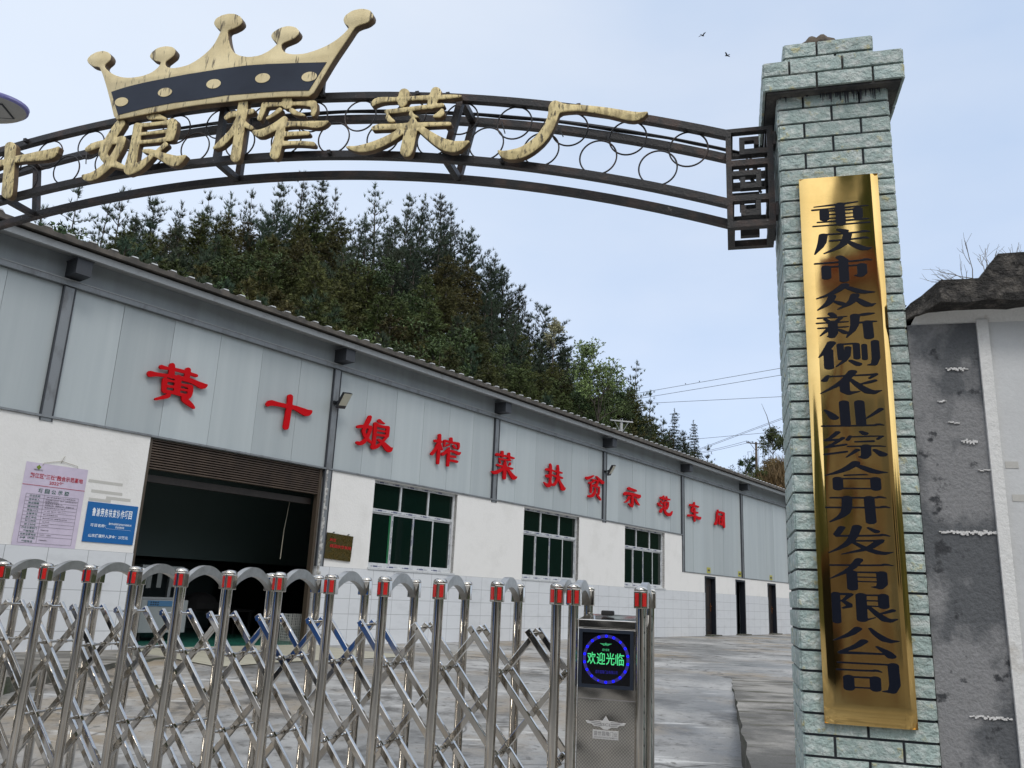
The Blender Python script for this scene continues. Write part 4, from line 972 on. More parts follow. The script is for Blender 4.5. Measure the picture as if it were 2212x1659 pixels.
# ================================================================= GOLD LETTERS AND CROWN
GD = OF - .105                                      # front face of the letters
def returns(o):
    """faces keep the gold, the sides of cut-out letters get a darker brown"""
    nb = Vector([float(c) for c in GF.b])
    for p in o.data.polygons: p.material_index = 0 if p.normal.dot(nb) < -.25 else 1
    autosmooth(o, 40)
GOLD = [
 ('十', 'plain cross shape at the left edge', (0, 540), 5.923, [
  [(235,290,135),(225,500,125),(200,800,125),(180,1100,130),(150,1370,128)], [(-420,800,60),(-300,770,110),(-150,700,90),(50,650,75),(200,610,72),(400,560,80),(700,520,95),(900,490,115),(1100,465,122),(1250,410,105),(1375,290,28)]]),
 ('娘', 'under the left end of the crown', (300, 420), 4.608, [
  [(840,320,78),(760,430,85),(650,600,85),(560,760,88),(500,880,82),(540,980,78),(640,1060,72),(750,1090,60),(860,1130,46)], [(215,815,42),(310,760,62),(450,710,58),(600,680,58),(750,655,58),(860,620,58)],
  [(870,620,60),(820,760,68),(740,900,68),(640,1060,72),(500,1190,72),(330,1310,78),(200,1330,66),(145,1310,36)], [(1380,195,72),(1480,195,65),(1660,245,26)],
  [(1150,400,82),(1120,600,82),(1070,850,85),(1030,1050,98),(980,1190,92)], [(990,1190,88),(1130,1150,78),(1260,1060,58),(1400,930,38)], [(1180,370,40),(1400,350,36),(1650,320,36),(1800,320,78)], [(1800,320,80),(1775,450,92),(1740,580,82)],
  [(1150,535,30),(1700,475,30)], [(1150,680,38),(1400,665,33),(1700,620,43)], [(1260,840,33),(1380,850,52),(1480,890,62),(1640,960,82),(1780,1020,108),(1880,1020,92),(2025,930,22)], [(1660,720,46),(1580,790,38),(1500,860,38)]]),
 ('榨', 'under the right end of the crown', (820, 350), 4.254, [
  [(645,250,80),(625,420,90),(590,600,85),(570,800,82),(540,1000,85),(510,1180,85)], [(350,510,36),(420,450,50),(550,440,48),(700,420,46),(800,395,43)], [(560,560,58),(480,720,53),(360,860,58),(240,970,58),(145,1025,20)], [(660,600,43),(720,650,43),(780,680,38)],
  [(1400,170,82),(1390,270,92)], [(1000,290,46),(1200,280,34),(1400,275,38),(1600,262,31),(1820,270,58)], [(1000,300,50),(970,400,46),(920,520,40)], [(1840,270,60),(1850,360,53),(1830,450,36)], [(1270,370,38),(1180,440,33),(1050,520,22)], [(1470,385,46),(1540,430,43),(1680,465,20)],
  [(1350,530,52),(1220,640,62),(1060,730,62),(920,780,68),(835,755,40)], [(1300,620,58),(1500,610,44),(1700,610,46),(1880,625,66),(2000,608,48),(2085,568,15)], [(1300,600,60),(1275,800,84),(1225,950,86),(1180,1130,86)], [(1300,790,43),(1500,780,40),(1740,770,36)], [(1280,950,43),(1500,935,36),(1700,940,38),(1830,955,40)]]),
 ('菜', 'in the middle of the arch right of the crown', (1360, 330), 4.096, [
  [(530,345,38),(600,290,53),(720,270,43),(900,270,36),(1200,250,36),(1500,240,43),(1800,225,36),(1970,215,20)], [(1050,180,90),(1025,280,90),(1010,330,68)], [(1570,150,85),(1520,270,82),(1490,360,68)], [(760,470,36),(950,455,40),(1200,420,36),(1500,380,36),(1675,362,33)],
  [(780,530,27),(790,590,52),(870,625,25)], [(1160,470,22),(1160,530,45),(1270,560,15)], [(1670,440,25),(1650,510,60),(1535,548,20)], [(540,745,34),(640,720,53),(850,720,46),(1100,700,48),(1400,680,38),(1790,670,33)],
  [(1190,640,68),(1170,760,93),(1130,900,105),(1100,1050,105),(1080,1110,102)], [(1000,790,58),(850,890,62),(650,990,68),(450,1060,70),(270,1085,52),(105,1050,15)], [(1300,740,52),(1420,830,68),(1560,930,82),(1700,1010,98),(1850,1050,98),(1970,1020,72),(2105,958,16)]]),
 ('厂', 'rightmost, a long hooked stroke near the pillar', (1960, 380), 3.352, [
  [(880,158,92),(1000,168,50),(1200,165,42),(1500,200,50),(1750,250,60),(1900,280,66),(2000,275,52),(2112,224,10)], [(865,170,84),(840,290,68),(790,420,70),(700,560,73),(570,680,73),(420,770,73),(260,800,68),(170,788,46),(105,742,12)]]),
]
for ch, hint, org, sc, st in GOLD:
    V, F, (s_, z_) = letter_solid(GF, trace(org, sc, st), GD, .050, .006, -1, 2)
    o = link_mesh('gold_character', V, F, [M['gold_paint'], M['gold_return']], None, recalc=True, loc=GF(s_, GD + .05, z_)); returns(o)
    tag(o, 'weathered gold letter %s on the arch, %s' % (ch, hint), 'letter', 'gold letters on the arch')
    br = MB(); Va = np.array(V)
    for fr_ in (.25, .75):
        i = int(len(V) * fr_); p = np.array(V[i]); ss = float((p - GF.o) @ GF.e)
        zb = arc(ss, 0) if abs(p[2] - arc(ss, 0)) < abs(p[2] - arc(ss, DROP)) else arc(ss, DROP)
        br.box(GF, ss - .012, ss + .012, GD + .0505, OF - .0238, zb - .012, zb + .012)
    br.build('bracket', M['black_iron'], o)
z6 = lambda x, y: ((330 + x / 3.607) / 1.8517, (20 + y / 3.607) / 1.8517)
z7 = lambda x, y: ((900 + x / 3.456) / 1.8517, (y / 3.456) / 1.8517)
CR = [z6(*p) for p in [(460,1652),(400,1400),(345,1190),(290,1010),(245,905),(232,893),(150,882),(90,850),(60,800),(75,760),(120,715),(200,672),(300,655),(375,678),(408,735),(392,795),(325,850),(312,885),(350,930),(400,972),(470,1008),(560,1036),(640,1044),(720,1042),(860,1020),(990,972),(1080,905),(1120,850),(1125,815),(1060,806),(995,780),(962,740),(990,682),(1080,612),(1200,587),(1300,600),(1338,650),(1318,720),(1250,775),(1197,812),(1188,850),(1212,890),(1300,908),(1400,893),(1520,862),(1650,790),(1760,705),(1840,630),(1900,555),(1950,460),(1985,385),(1990,355),(1925,322),(1887,262),(1920,190),(2010,140),(2110,118)]]
CR += [z7(*p) for p in [(60,183),(140,186),(215,225),(240,295),(195,350),(100,398),(48,412),(32,440),(42,520),(58,600),(80,665),(120,722),(200,765),(330,785),(480,762),(600,702),(690,632),(722,598),(700,575),(655,545),(630,495),(660,440),(760,378),(870,352),(970,367),(1022,420),(1012,470),(950,528),(850,568),(800,590),(775,620),(778,660),(800,700),(860,735),(960,747),(1100,737),(1250,692),(1400,630),(1540,545),(1650,450),(1712,378),(1695,350),(1650,325),(1630,270),(1660,205),(1760,138),(1890,112),(2000,132),(2046,190),(2036,250),(1960,310),(1855,342),(1795,372),(1700,520),(1500,812),(1350,1062),(1192,1328),(1000,1330),(850,1332),(500,1350),(200,1382),(0,1408)]]
CR += [z6(*p) for p in [(1800,1420),(1500,1462),(1200,1518),(900,1572),(600,1630)]]
CRD = OF - .125
crown = thing('crown_sign', 'large gold crown cutout with a dark spotted band standing on the arch', 'crown sign', GF(-3.4, CRD + .08, arc(-3.4, 0) + .02))
def smooth_loop(P, it=1):
    P = np.array(P)
    for _ in range(it):
        Q = []
        n = len(P)
        for i in range(n):
            a, b = P[i], P[(i + 1) % n]; c = P[i - 1]
            Q += [.8 * a + .2 * b, .2 * a + .8 * b]
        P = np.array(Q)
    return P
L = np.array([on(GF, u, v, CRD) for u, v in smooth_loop(CR, 1)])
V, F = solid_from_loops([L], .060, .006, 2)
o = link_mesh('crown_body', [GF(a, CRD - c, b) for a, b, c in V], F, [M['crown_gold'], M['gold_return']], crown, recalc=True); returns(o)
BAND = [z6(*p) for p in [(415,1255),(560,1206),(700,1166),(850,1130),(1000,1098),(1300,1040),(1500,1002),(1700,970),(2000,922)]] + [z7(*p) for p in [(100,932),(300,906),(600,885),(1000,871),(1405,861),(1160,1250),(800,1258),(400,1287),(0,1318)]] + [z6(*p) for p in [(1700,1362),(1300,1412),(900,1490),(700,1540),(515,1585)]]
L = np.array([on(GF, u, v, CRD - .002) for u, v in BAND]); V, F = solid_from_loops([L], .003, 0)
bd = link_mesh('crown_band', [GF(a, CRD - .0035 - c, b) for a, b, c in V], F, M['navy'], crown, recalc=True)
for f_, cx_, cy_, rx, ry in ((z6, 563, 1398, 97, 62), (z6, 1190, 1260, 102, 62), (z6, 1892, 1138, 105, 66), (z7, 520, 1080, 103, 64), (z7, 1165, 1060, 107, 64)):
    ring = [f_(cx_ + rx * math.cos(t) * math.cos(-.2) - ry * math.sin(t) * math.sin(-.2), cy_ + rx * math.cos(t) * math.sin(-.2) + ry * math.sin(t) * math.cos(-.2)) for t in np.linspace(0, 2 * math.pi, 40, endpoint=False)]
    L = np.array([on(GF, u, v, CRD - .005) for u, v in ring]); V, F = solid_from_loops([L], .0025, 0)
    link_mesh('crown_spot', [GF(a, CRD - .0068 - c, b) for a, b, c in V], F, M['crown_gold'], bd, recalc=True)
for s in (-4.2, -3.5, -2.9):
    mb = MB(); mb.box(GF, s - .015, s + .015, CRD + .061, OF - .0238, arc(s, 0) - .015, arc(s, 0) + .015); mb.box(GF, s - .013, s + .013, CRD + .0605, CRD + .085, arc(s, 0) + .016, arc(s, 0) + .25)
    mb.build('crown_stay', M['black_iron'], crown)
# ================================================================= RETRACTABLE GATE
PIT = .3405; G0 = -1.241; GDF, GDB = .30, .80
gate = thing('retractable_gate', 'polished stainless expanding gate of arched posts and crossed bars across the entrance', 'gate', GF(-3.4, .55, 0))
def post_meshes(s, d, front, parent):
    p = MB(); p.tube([GF(s, d, .06), GF(s, d, 1.53)], .0275, 18); po = p.build('post', M['steel'], parent, auto=40)
    sg = -1 if front else 1
    sec = [(-.034, .030 * -sg * -1), (-.037, .015 * sg), (-.002, .039 * sg), (.002, .039 * sg), (.037, .015 * sg), (.037, -.032 * sg)]
    sec[0] = (-.037, -.032 * sg)
    c = MB(); c.prism([GF(s + a, d + b, 1.512) for a, b in sec], [GF(s + a, d + b, 1.602) for a, b in sec])
    co = c.build('cap', M['steel'], po); bevel(co, .004, 2)
    t = MB(); V = []; rings = [(1.0, 1.6022), (.97, 1.612), (.82, 1.621), (.5, 1.627)]
    for k, z in rings: V.append([GF(s + a * k * .96, d + b * k * .96, z) for a, b in sec])
    n = len(sec); t.add([q for r in V for q in r], [(i * n + j, i * n + (j + 1) % n, (i + 1) * n + (j + 1) % n, (i + 1) * n + j) for i in range(3) for j in range(n)] + [tuple(range(n))[::-1], tuple(3 * n + j for j in range(n))])
    t.build('cap_top', M['steel'], po, smooth=True)
    if front:
        for (a0, b0), (a1, b1) in (((-.037, -.015), (-.002, -.039)), ((.002, -.039), (.037, -.015))):
            nx_, ny_ = (b1 - b0), -(a1 - a0); L = math.hypot(nx_, ny_); nx_, ny_ = nx_ / L, ny_ / L
            if ny_ > 0: nx_, ny_ = -nx_, -ny_
            e0 = (a0 + (a1 - a0) * .24, b0 + (b1 - b0) * .24); e1 = (a0 + (a1 - a0) * .78, b0 + (b1 - b0) * .78)
            r = MB(); q = lambda e, o, z: GF(s + e[0] + nx_ * o, d + e[1] + ny_ * o, z)
            r.hexa([q(e0, .0005, 1.523), q(e1, .0005, 1.523), q(e1, .004, 1.523), q(e0, .004, 1.523), q(e0, .0005, 1.592), q(e1, .0005, 1.592), q(e1, .004, 1.592), q(e0, .004, 1.592)])
            ro = r.build('reflector', M['red_reflector'], po); bevel(ro, .0015, 2)
    return po
def arch_band(s, parent):
    mb = MB(); n = 18; w = .019; vs = []
    d0, d1 = GDF + .031, GDB - .031
    for k in range(n + 1):
        t = k / n; a = math.pi * t; d = d0 + (d1 - d0) * t; z = 1.535 + .098 * math.sin(a) ** .75
        th = .024 + .012 * math.sin(a)
        vs += [GF(s - w, d, z - th), GF(s + w, d, z - th), GF(s + w, d, z + th * .6), GF(s - w, d, z + th * .6)]
    fs = [(k * 4 + j, k * 4 + (j + 1) % 4, k * 4 + 4 + (j + 1) % 4, k * 4 + 4 + j) for k in range(n) for j in range(4)] + [(3, 2, 1, 0), tuple(n * 4 + j for j in range(4))]
    mb.add(vs, fs); o = mb.build('arch_band', M['brushed'], parent, auto=50); return o
def shifted(o, ds, parent):
    c = copy_tree(o, parent); c.location = Vector(o.location) + Vector([float(x) for x in GF.e * ds]); return c
NP = 14
pf = post_meshes(G0, GDF, True, gate); pb_ = post_meshes(G0, GDB, False, gate); ab = arch_band(G0, gate)
for k in range(1, NP):
    for o in (pf, pb_, ab): shifted(o, -PIT * k, gate)
HZ = .2165; ZT_ = 1.345; hp = PIT / 2
def lattice(steps, sgn, d, z_top, parent):
    """one bar through 'steps' half bays; sgn +1 falls to the right"""
    mb = MB(); n_ = steps; z1 = z_top - HZ * n_
    ext = .028; v = np.array([sgn * hp, 0, -HZ]); v = v / np.linalg.norm(v) * ext
    a = GF(0 - v[0], d, z_top - v[2]); b = GF(sgn * hp * n_ + v[0], d, z1 + v[2])
    mb.bar(a, b, .034, .028, up=tuple(GF.b)); o = mb.build('lattice_bar', M['steel'], parent); bevel(o, .0035, 2); return o
DBS = (.415, .55, .685)
bars = {}
def place_bar(s, steps, sgn, d, z_top):
    if steps < 1: return
    key = (steps, sgn, d, round(z_top, 3))
    if key not in bars:
        o = lattice(steps, sgn, d, z_top, gate); bars[key] = o; base = Vector(o.location); o['s'] = 0.0
        o.location = base + Vector([float(x) for x in GF.e * s]); bars[key] = (o, base); del o['s']
    else:
        o, base = bars[key]; c = copy_tree(o, gate); c.location = base + Vector([float(x) for x in GF.e * s])
for k in range(-4, NP):
    st = G0 - PIT * k - hp                         # top pivots sit between the posts
    smax = 5
    if st < G0 + .01:
        n_right = min(smax, int(round((G0 - st) / hp)))
        for d in (DBS[0], DBS[2]): place_bar(st, n_right, 1, d, ZT_)
        place_bar(st, smax, -1, DBS[1], ZT_)
# bars that start on the end post, half way down
for j in (1, 3): place_bar(G0, 5 - j, -1, DBS[1], ZT_ - HZ * j)
# pivot rods
rod = MB(); rod.tube([GF(0, DBS[0] - .022, ZT_), GF(0, DBS[2] + .022, ZT_)], .0085, 10); ro0 = rod.build('pivot_rod', M['steel'], gate, auto=40)
hd = MB(); hd.tube([GF(0, DBS[0] - .030, ZT_), GF(0, DBS[0] - .0225, ZT_)], .0125, 10); hd.build('bolt_head', M['steel'], ro0, auto=40)
rl = MB(); rl.tube([GF(0, GDF + .02, ZT_ - HZ), GF(0, GDB - .02, ZT_ - HZ)], .0085, 10)
for d in (DBS[0] - .028, DBS[0] + .028, DBS[1] - .03, DBS[1] + .03, DBS[2] - .028): rl.tube([GF(0, d - .009, ZT_ - HZ), GF(0, d + .009, ZT_ - HZ)], .0135, 10)
ro1 = rl.build('pivot_rod', M['steel'], gate, auto=40)
b0, b1 = Vector(ro0.location), Vector(ro1.location); first0 = first1 = True
for k in range(NP):
    e = Vector([float(x) for x in GF.e * (G0 - PIT * k - hp)])
    if k == 0: ro0.location = b0 + e
    else: c = copy_tree(ro0, gate); c.location = b0 + e
for k in range(NP):
    for j in (1, 3):
        e = Vector([float(x) for x in GF.e * (G0 - PIT * k)]) + Vector((0, 0, -HZ * (j - 1)))
        if k == 0 and j == 1: ro1.location = b1 + e
        else: c = copy_tree(ro1, gate); c.location = b1 + e

# ================================================================= GATE DRIVE UNIT
mu = thing('gate_drive_unit', 'stainless gate drive cabinet with a lit black display between four posts', 'gate motor', GF(-.965, .55, 0))
for s in (-1.146, -.781):
    post_meshes(s, GDF, True, mu); post_meshes(s, GDB, False, mu); arch_band(s, mu)
c = MB(); c.box(GF, -1.118, -.809, .316, .786, .10, 1.398); co = c.build('cabinet', M['steel_panel'], mu); bevel(co, .004, 2)
lid = MB(); lid.prism([GF(-1.119, .308, 1.400), GF(-.808, .308, 1.400), GF(-.808, .792, 1.400), GF(-1.119, .792, 1.400)], [GF(-1.119, .308, 1.444), GF(-.808, .308, 1.444), GF(-.812, .60, 1.470), GF(-1.115, .60, 1.470)])
lo_ = lid.build('cabinet_lid', M['steel_panel'], mu); bevel(lo_, .004, 2)
a_ = MB(); a_.box(GF, -1.018, -.948, .45, .50, 1.4655, 1.492); ao = a_.build('antenna', M['rubber'], mu); bevel(ao, .008, 3)
sf_ = MB(); X0, X1, Z0, Z1 = -1.112, -.820, 1.096, 1.395; t = .018
sf_.box(GF, X0, X1, .300, .3155, Z0, Z0 + t); sf_.box(GF, X0, X1, .300, .3155, Z1 - t, Z1); sf_.box(GF, X0, X0 + t, .300, .3155, Z0 + t, Z1 - t); sf_.box(GF, X1 - t, X1, .300, .3155, Z0 + t, Z1 - t)
so = sf_.build('display', M['screen_frame'], mu)
g_ = MB(); g_.box(GF, X0 + t, X1 - t, .306, .3155, Z0 + t, Z1 - t); g_.build('screen', M['screen'], so)
def scr(x, y): return (X0 + (X1 - X0) * (x - 130) / (1195 - 130), Z1 - (Z1 - Z0) * (y - 470) / (1620 - 470))
cx_, cz_ = scr(665, 1050); rr = .117
rg = MB(); n = 64
for k in range(n):
    a0, a1 = 2 * math.pi * k / n, 2 * math.pi * (k + 1) / n
    q = lambda a, r: GF(cx_ + r * math.cos(a), .3052, cz_ + r * math.sin(a))
    rg.quad(q(a0, rr - .008), q(a1, rr - .008), q(a1, rr + .008), q(a0, rr + .008))
rg.build('led_ring', M['led_ring'], so, recalc=False)
ld = MB()
for k in range(18):
    a = 2 * math.pi * (k + .5) / 18; r = (.0046, .0075, .0068)[k % 3] if k in (2, 11, 12) else .0075
    ld.add([GF(cx_ + rr * math.cos(a) + r * math.cos(t), .3046, cz_ + rr * math.sin(a) + r * math.sin(t)) for t in np.linspace(0, 2 * math.pi, 12, endpoint=False)], [tuple(range(12))])
ld.build('led_dot', M['led_blue'], so, recalc=False)
P_ = lambda x, y: GF(x, .3045, y)
tx = MB(); x0, y1 = scr(290, 925); x1, y0 = scr(1025, 1170)
for k, ch in enumerate('欢迎光临'):
    w = (x1 - x0) / 4; put_text(tx, ch, P_, x0 + w * k + .002, x0 + w * (k + 1) - .003, y0 + .002, y1, .008)
tx.build('display_text', M['led_green'], so, recalc=False)
def wing_logo(mb, fn, cx, cy, s):
    """star over swept wings"""
    star = []
    for k in range(10):
        r = (.30, .12)[k % 2] * s; a = math.pi / 2 + math.pi * k / 5; star.append(fn(cx + r * math.cos(a), cy + .08 * s + r * math.sin(a)))
    c0 = fn(cx, cy + .08 * s); mb.add([c0] + star, [(0, 1 + k, 1 + (k + 1) % 10) for k in range(10)])
    for sg in (-1, 1):
        for j in range(3):
            y = cy + (.12 - .11 * j) * s; xo = (.95 - .22 * j) * s; xi = .24 * s - .02 * s * j
            mb.add([fn(cx + sg * xi, y + .04 * s), fn(cx + sg * xo, y + .07 * s), fn(cx + sg * (xo - .13 * s), y - .02 * s), fn(cx + sg * xi, y - .04 * s)], [(0, 1, 2, 3) if sg > 0 else (3, 2, 1, 0)])
lg = MB(); lx, ly = scr(657, 770); wing_logo(lg, P_, lx, ly, .034); put_text(lg, '盛世昌隆', P_, lx - .019, lx + .019, ly - .032, ly - .020, .006); lg.build('display_logo', M['led_green2'], so, recalc=False)
dm = MB(); x0, y1 = scr(460, 1270); x1, y0 = scr(890, 1335); put_text(dm, '盛世昌隆门业有限公司', P_, x0, x1, y0, y1, .004); dm.build('dim_text', M['led_dim'], so, recalc=False)
pp = MB(); pp.box(GF, -1.114, -.813, .3115, .3155, .12, 1.036); po_ = pp.build('perforated_panel', M['perf'], mu)
se = MB(); se.box(GF, -1.114, -.813, .3105, .3155, 1.0385, 1.042); se.build('panel_seam', M['emblem_dark'], po_)
# cast maker's emblem
EMX, EMZ = -.963, .925
em = MB(); E_ = lambda d: (lambda x, y: GF(x, d, y))
out = [(0, 1.06), (.17, .52), (1.08, .42), (.98, .16), (.75, .10), (.62, -.10), (.30, -.14), (.10, -.42), (-.10, -.42), (-.30, -.14), (-.62, -.10), (-.75, .10), (-.98, .16), (-1.08, .42), (-.17, .52)]
sc_ = .098; pts = [(EMX + a * sc_, EMZ + (b - .55) * sc_ * .46 + .012) for a, b in out]
V, F = solid_from_loops([np.array(pts)], .006, .001); em.add([GF(a, .3113 - .006 - c_ if False else .3053 - c_, b) for a, b, c_ in V], F)
em.box(GF, EMX - .067, EMX + .067, .3058, .3113, EMZ - .078, EMZ - .036)
eo = em.build('emblem', M['emblem'], mu)
el = MB(); f_ = E_(.3048)
for sg in (-1, 1):
    for j in range(3):
        y = EMZ + .006 - .0085 * j; xo = (.092 - .014 * j); el.add([f_(EMX + sg * .026, y), f_(EMX + sg * xo, y + .004), f_(EMX + sg * (xo - .004), y + .0005), f_(EMX + sg * .026, y - .0035)], [(0, 1, 2, 3)])
put_text(el, 'SSCL', f_, EMX - .030, EMX + .030, EMZ - .014, EMZ + .0, .012)
f2_ = E_(.3052); put_text(el, '盛世昌隆门业', f2_, EMX - .062, EMX + .062, EMZ - .062, EMZ - .040, .004); put_text(el, 'SHENGSHICHANGLONGMENYE', f2_, EMX - .062, EMX + .062, EMZ - .074, EMZ - .066, .004)
el.build('emblem_relief', M['emblem_dark'], eo, recalc=False)
sd = MB(); sd.box(GF, -.8085, -.8055, .34, .76, .14, 1.37); sd.build('side_panel', M['steel'], mu)
rv = MB()
for k in range(9): rv.tube([GF(-.8055, .345, .2 + .14 * k), GF(-.802, .345, .2 + .14 * k)], .006, 8)
rv.build('rivet', M['steel'], mu)

# ================================================================= GUARD WALL ON THE RIGHT
gw = thing('guard_wall', 'white rendered wall with a dark cement pier and weathered black coping beside the pillar', 'wall', GF(1.2, .1, 0))
p = MB(); p.box(GF, CW + .012, .884, .012, .36, -.1, 2.952); p.build('pier', M['pier'], gw)
# lime smears and chips on the pier
random.seed(9)
sm = MB()
def smear(s0, s1, z, h, n):
    s = s0
    for k in range(n):
        w = (s1 - s0) / n; a = s0 + w * k; hh = h * random.uniform(.3, 1.1) * (.4 + .6 * math.sin(math.pi * (k + .5) / n) + .35 * k / n)
        zz = z + random.uniform(-.004, .004); sm.hexa([GF(a, .004, zz - hh), GF(a + w * 1.1, .004, zz - hh * random.uniform(.6, 1.2)), GF(a + w * 1.1, .0135, zz - hh), GF(a, .0135, zz - hh),
                                                         GF(a, .006, zz + hh * .4), GF(a + w * 1.1, .006, zz + hh * .4), GF(a + w * 1.1, .0135, zz + hh * .4), GF(a, .0135, zz + hh * .4)])
smear(.64, .885, 1.93, .013, 30); smear(.70, .87, 1.12, .009, 24); smear(.73, .83, 2.72, .010, 14); smear(.77, .84, 2.36, .014, 10); smear(.68, .72, 2.56, .006, 5); smear(.72, .77, 2.45, .005, 6); smear(.83, .885, 2.22, .006, 7)
sm.build('lime_smear', M['lime'], gw)
w = MB(); w.box(GF, .8845, .935, -.004, .36, -.1, 2.965); w.build('corner_strip', M['old_white'], gw)
w = MB(); w.box(GF, .9355, 4.2, .016, .36, -.1, 2.985); w.build('rendered_wall', M['guard_wall'], gw)
tp = MB()
for z, s in ((2.23, .95), (2.075, .965)): tp.box(GF, s, s + .055, .0135, .0158, z, z + .032)
tp.build('tape_scrap', M['tape'], gw)
bd = MB(); bd.prism([GF(CW + .03, .02, 2.953), GF(4.2, -.03, 2.97), GF(4.2, .4, 2.97), GF(CW + .03, .4, 2.953)], [GF(CW + .06, -.03, 3.012), GF(4.2, -.07, 3.012), GF(4.2, .4, 3.012), GF(CW + .06, .4, 3.012)]); bd.build('mortar_bed', M['old_white'], gw)
# coping slab with a broken slanting end, displaced so that its edges are ragged
def ragged(mb_o, amp, sc):
    me = mb_o.data; bm = bmesh.new(); bm.from_mesh(me)
    bmesh.ops.triangulate(bm, faces=bm.faces); 
    for _ in range(5):
        es = [e for e in bm.edges if e.calc_length() > .05]
        if not es: break
        bmesh.ops.subdivide_edges(bm, edges=es, cuts=1); bmesh.ops.triangulate(bm, faces=bm.faces)
    for v in bm.verts:
        n = mnoise.noise_vector(Vector(v.co) * sc); v.co += n * amp + mnoise.noise_vector(Vector(v.co) * sc * 3.1) * amp * .45
    bm.to_mesh(me); bm.free()
cp_ = MB(); cp_.prism([GF(.545, .03, 2.965), GF(.70, -.15, 3.012), GF(4.2, -.17, 3.015), GF(4.2, .42, 3.0), GF(.545, .42, 2.985)], [GF(.575, .03, 3.055), GF(.715, -.15, 3.125), GF(4.2, -.17, 3.13), GF(4.2, .42, 3.12), GF(.575, .42, 3.09)])
o = cp_.build('coping', M['coping'], gw); ragged(o, .012, 9)
bl = MB(); bl.prism([GF(.875, -.11, 3.118), GF(4.2, -.13, 3.12), GF(4.2, .40, 3.11), GF(.875, .40, 3.11)], [GF(.985, -.09, 3.268), GF(4.2, -.11, 3.27), GF(4.2, .38, 3.26), GF(.985, .38, 3.26)])
o = bl.build('coping_block', M['coping'], gw); ragged(o, .010, 8)
ms = MB(); random.seed(2)
for k in range(60):
    a = random.uniform(.66, .72); z = random.uniform(3.03, 3.10); q = .004
    ms.add([GF(a, -.164 + (.72 - a), z), GF(a + q, -.168 + (.72 - a), z + q), GF(a, -.172 + (.72 - a), z + 2 * q), GF(a - q, -.168 + (.72 - a), z + q)], [(0, 1, 2, 3)])
# little stonecrop growing in the gap next to the pillar
sp_ = thing('stonecrop', 'tiny dark green spiky plant in the gap between pillar and coping', 'plant', GF(.585, .12, 2.98))
st = MB(); st.tube([GF(.585, .12, 2.98), GF(.588, .12, 3.06), GF(.583, .12, 3.12), GF(.586, .12, 3.165)], [.012, .010, .006, .002], 6); st.build('stem', M['spruce'], sp_)
lf = MB(); random.seed(6)
for k in range(16):
    z = 2.985 + .008 * k; a = k * 2.4; L = .035 * (1 - k / 22); c0 = GF(.586, .12, z); dr = np.array([math.cos(a), math.sin(a), .55])
    lf.tube([c0, c0 + dr * L * .5, c0 + dr * L], [.004, .006, .001], 5)
lf.build('leaf', M['shrub'], sp_)

# ================================================================= STREET LAMP AT THE LEFT EDGE
LP = at(-42, 229, 6.2); lamp = thing('street_lamp', 'oval grey street lamp head with a violet rim cut by the left edge', 'street lamp', (LP[0] - 1.5, LP[1], 0))
hx = np.array([1., .0, -.03]); hx /= np.linalg.norm(hx); hy = np.array([-.12, 1., -.12]); hy -= hx * (hx @ hy); hy /= np.linalg.norm(hy); hz = np.cross(hx, hy)
def ell(rx, ry, z, n=40): return [LP + hx * rx * math.cos(t) + hy * ry * math.sin(t) + hz * z for t in np.linspace(0, 2 * math.pi, n, endpoint=False)]
def loft(mb, rings):
    n = len(rings[0]); mb.add([p for r in rings for p in r], [(i * n + j, i * n + (j + 1) % n, (i + 1) * n + (j + 1) % n, (i + 1) * n + j) for i in range(len(rings) - 1) for j in range(n)] + [tuple(range(n))[::-1], tuple((len(rings) - 1) * n + j for j in range(n))])
q = MB(); loft(q, [ell(.305, .165, -.012), ell(.318, .174, 0), ell(.318, .174, .018), ell(.26, .14, .04), ell(.1, .06, .055)]); hd_ = q.build('lamp_head', M['lamp_rim'], lamp, auto=40)
q = MB(); loft(q, [ell(.235, .115, -.026), ell(.285, .15, -.021), ell(.3049, .1649, -.0122)]); q.build('lamp_underside', M['lamp_under'], hd_, auto=40)
q = MB(); fr_ = lambda x, y, z: LP + hx * x + hy * y + hz * z
q.hexa([fr_(-.15, -.075, -.032), fr_(.20, -.075, -.032), fr_(.20, .075, -.032), fr_(-.15, .075, -.032), fr_(-.15, -.075, -.0265), fr_(.20, -.075, -.0265), fr_(.20, .075, -.0265), fr_(-.15, .075, -.0265)]); q.build('lamp_lens', M['frame_dark'], hd_)
q = MB(); q.hexa([fr_(-.14, -.066, -.0335), fr_(.19, -.066, -.0335), fr_(.19, .066, -.0335), fr_(-.14, .066, -.0335), fr_(-.14, -.066, -.0322), fr_(.19, -.066, -.0322), fr_(.19, .066, -.0322), fr_(-.14, .066, -.0322)]); q.build('lamp_panel', M['lamp_under'], hd_)
q = MB(); q.tube([LP - hx * .30, LP - hx * .8 + np.array([0, 0, .02]), (LP[0] - 1.5, LP[1], LP[2] - .25)], .022, 10); q.build('lamp_arm', M['steel_grey'], lamp)
q = MB(); q.tube([(LP[0] - 1.5, LP[1], 0), (LP[0] - 1.5, LP[1], LP[2] - .2)], [.06, .04], 12); q.build('lamp_pole', M['steel_grey'], lamp)

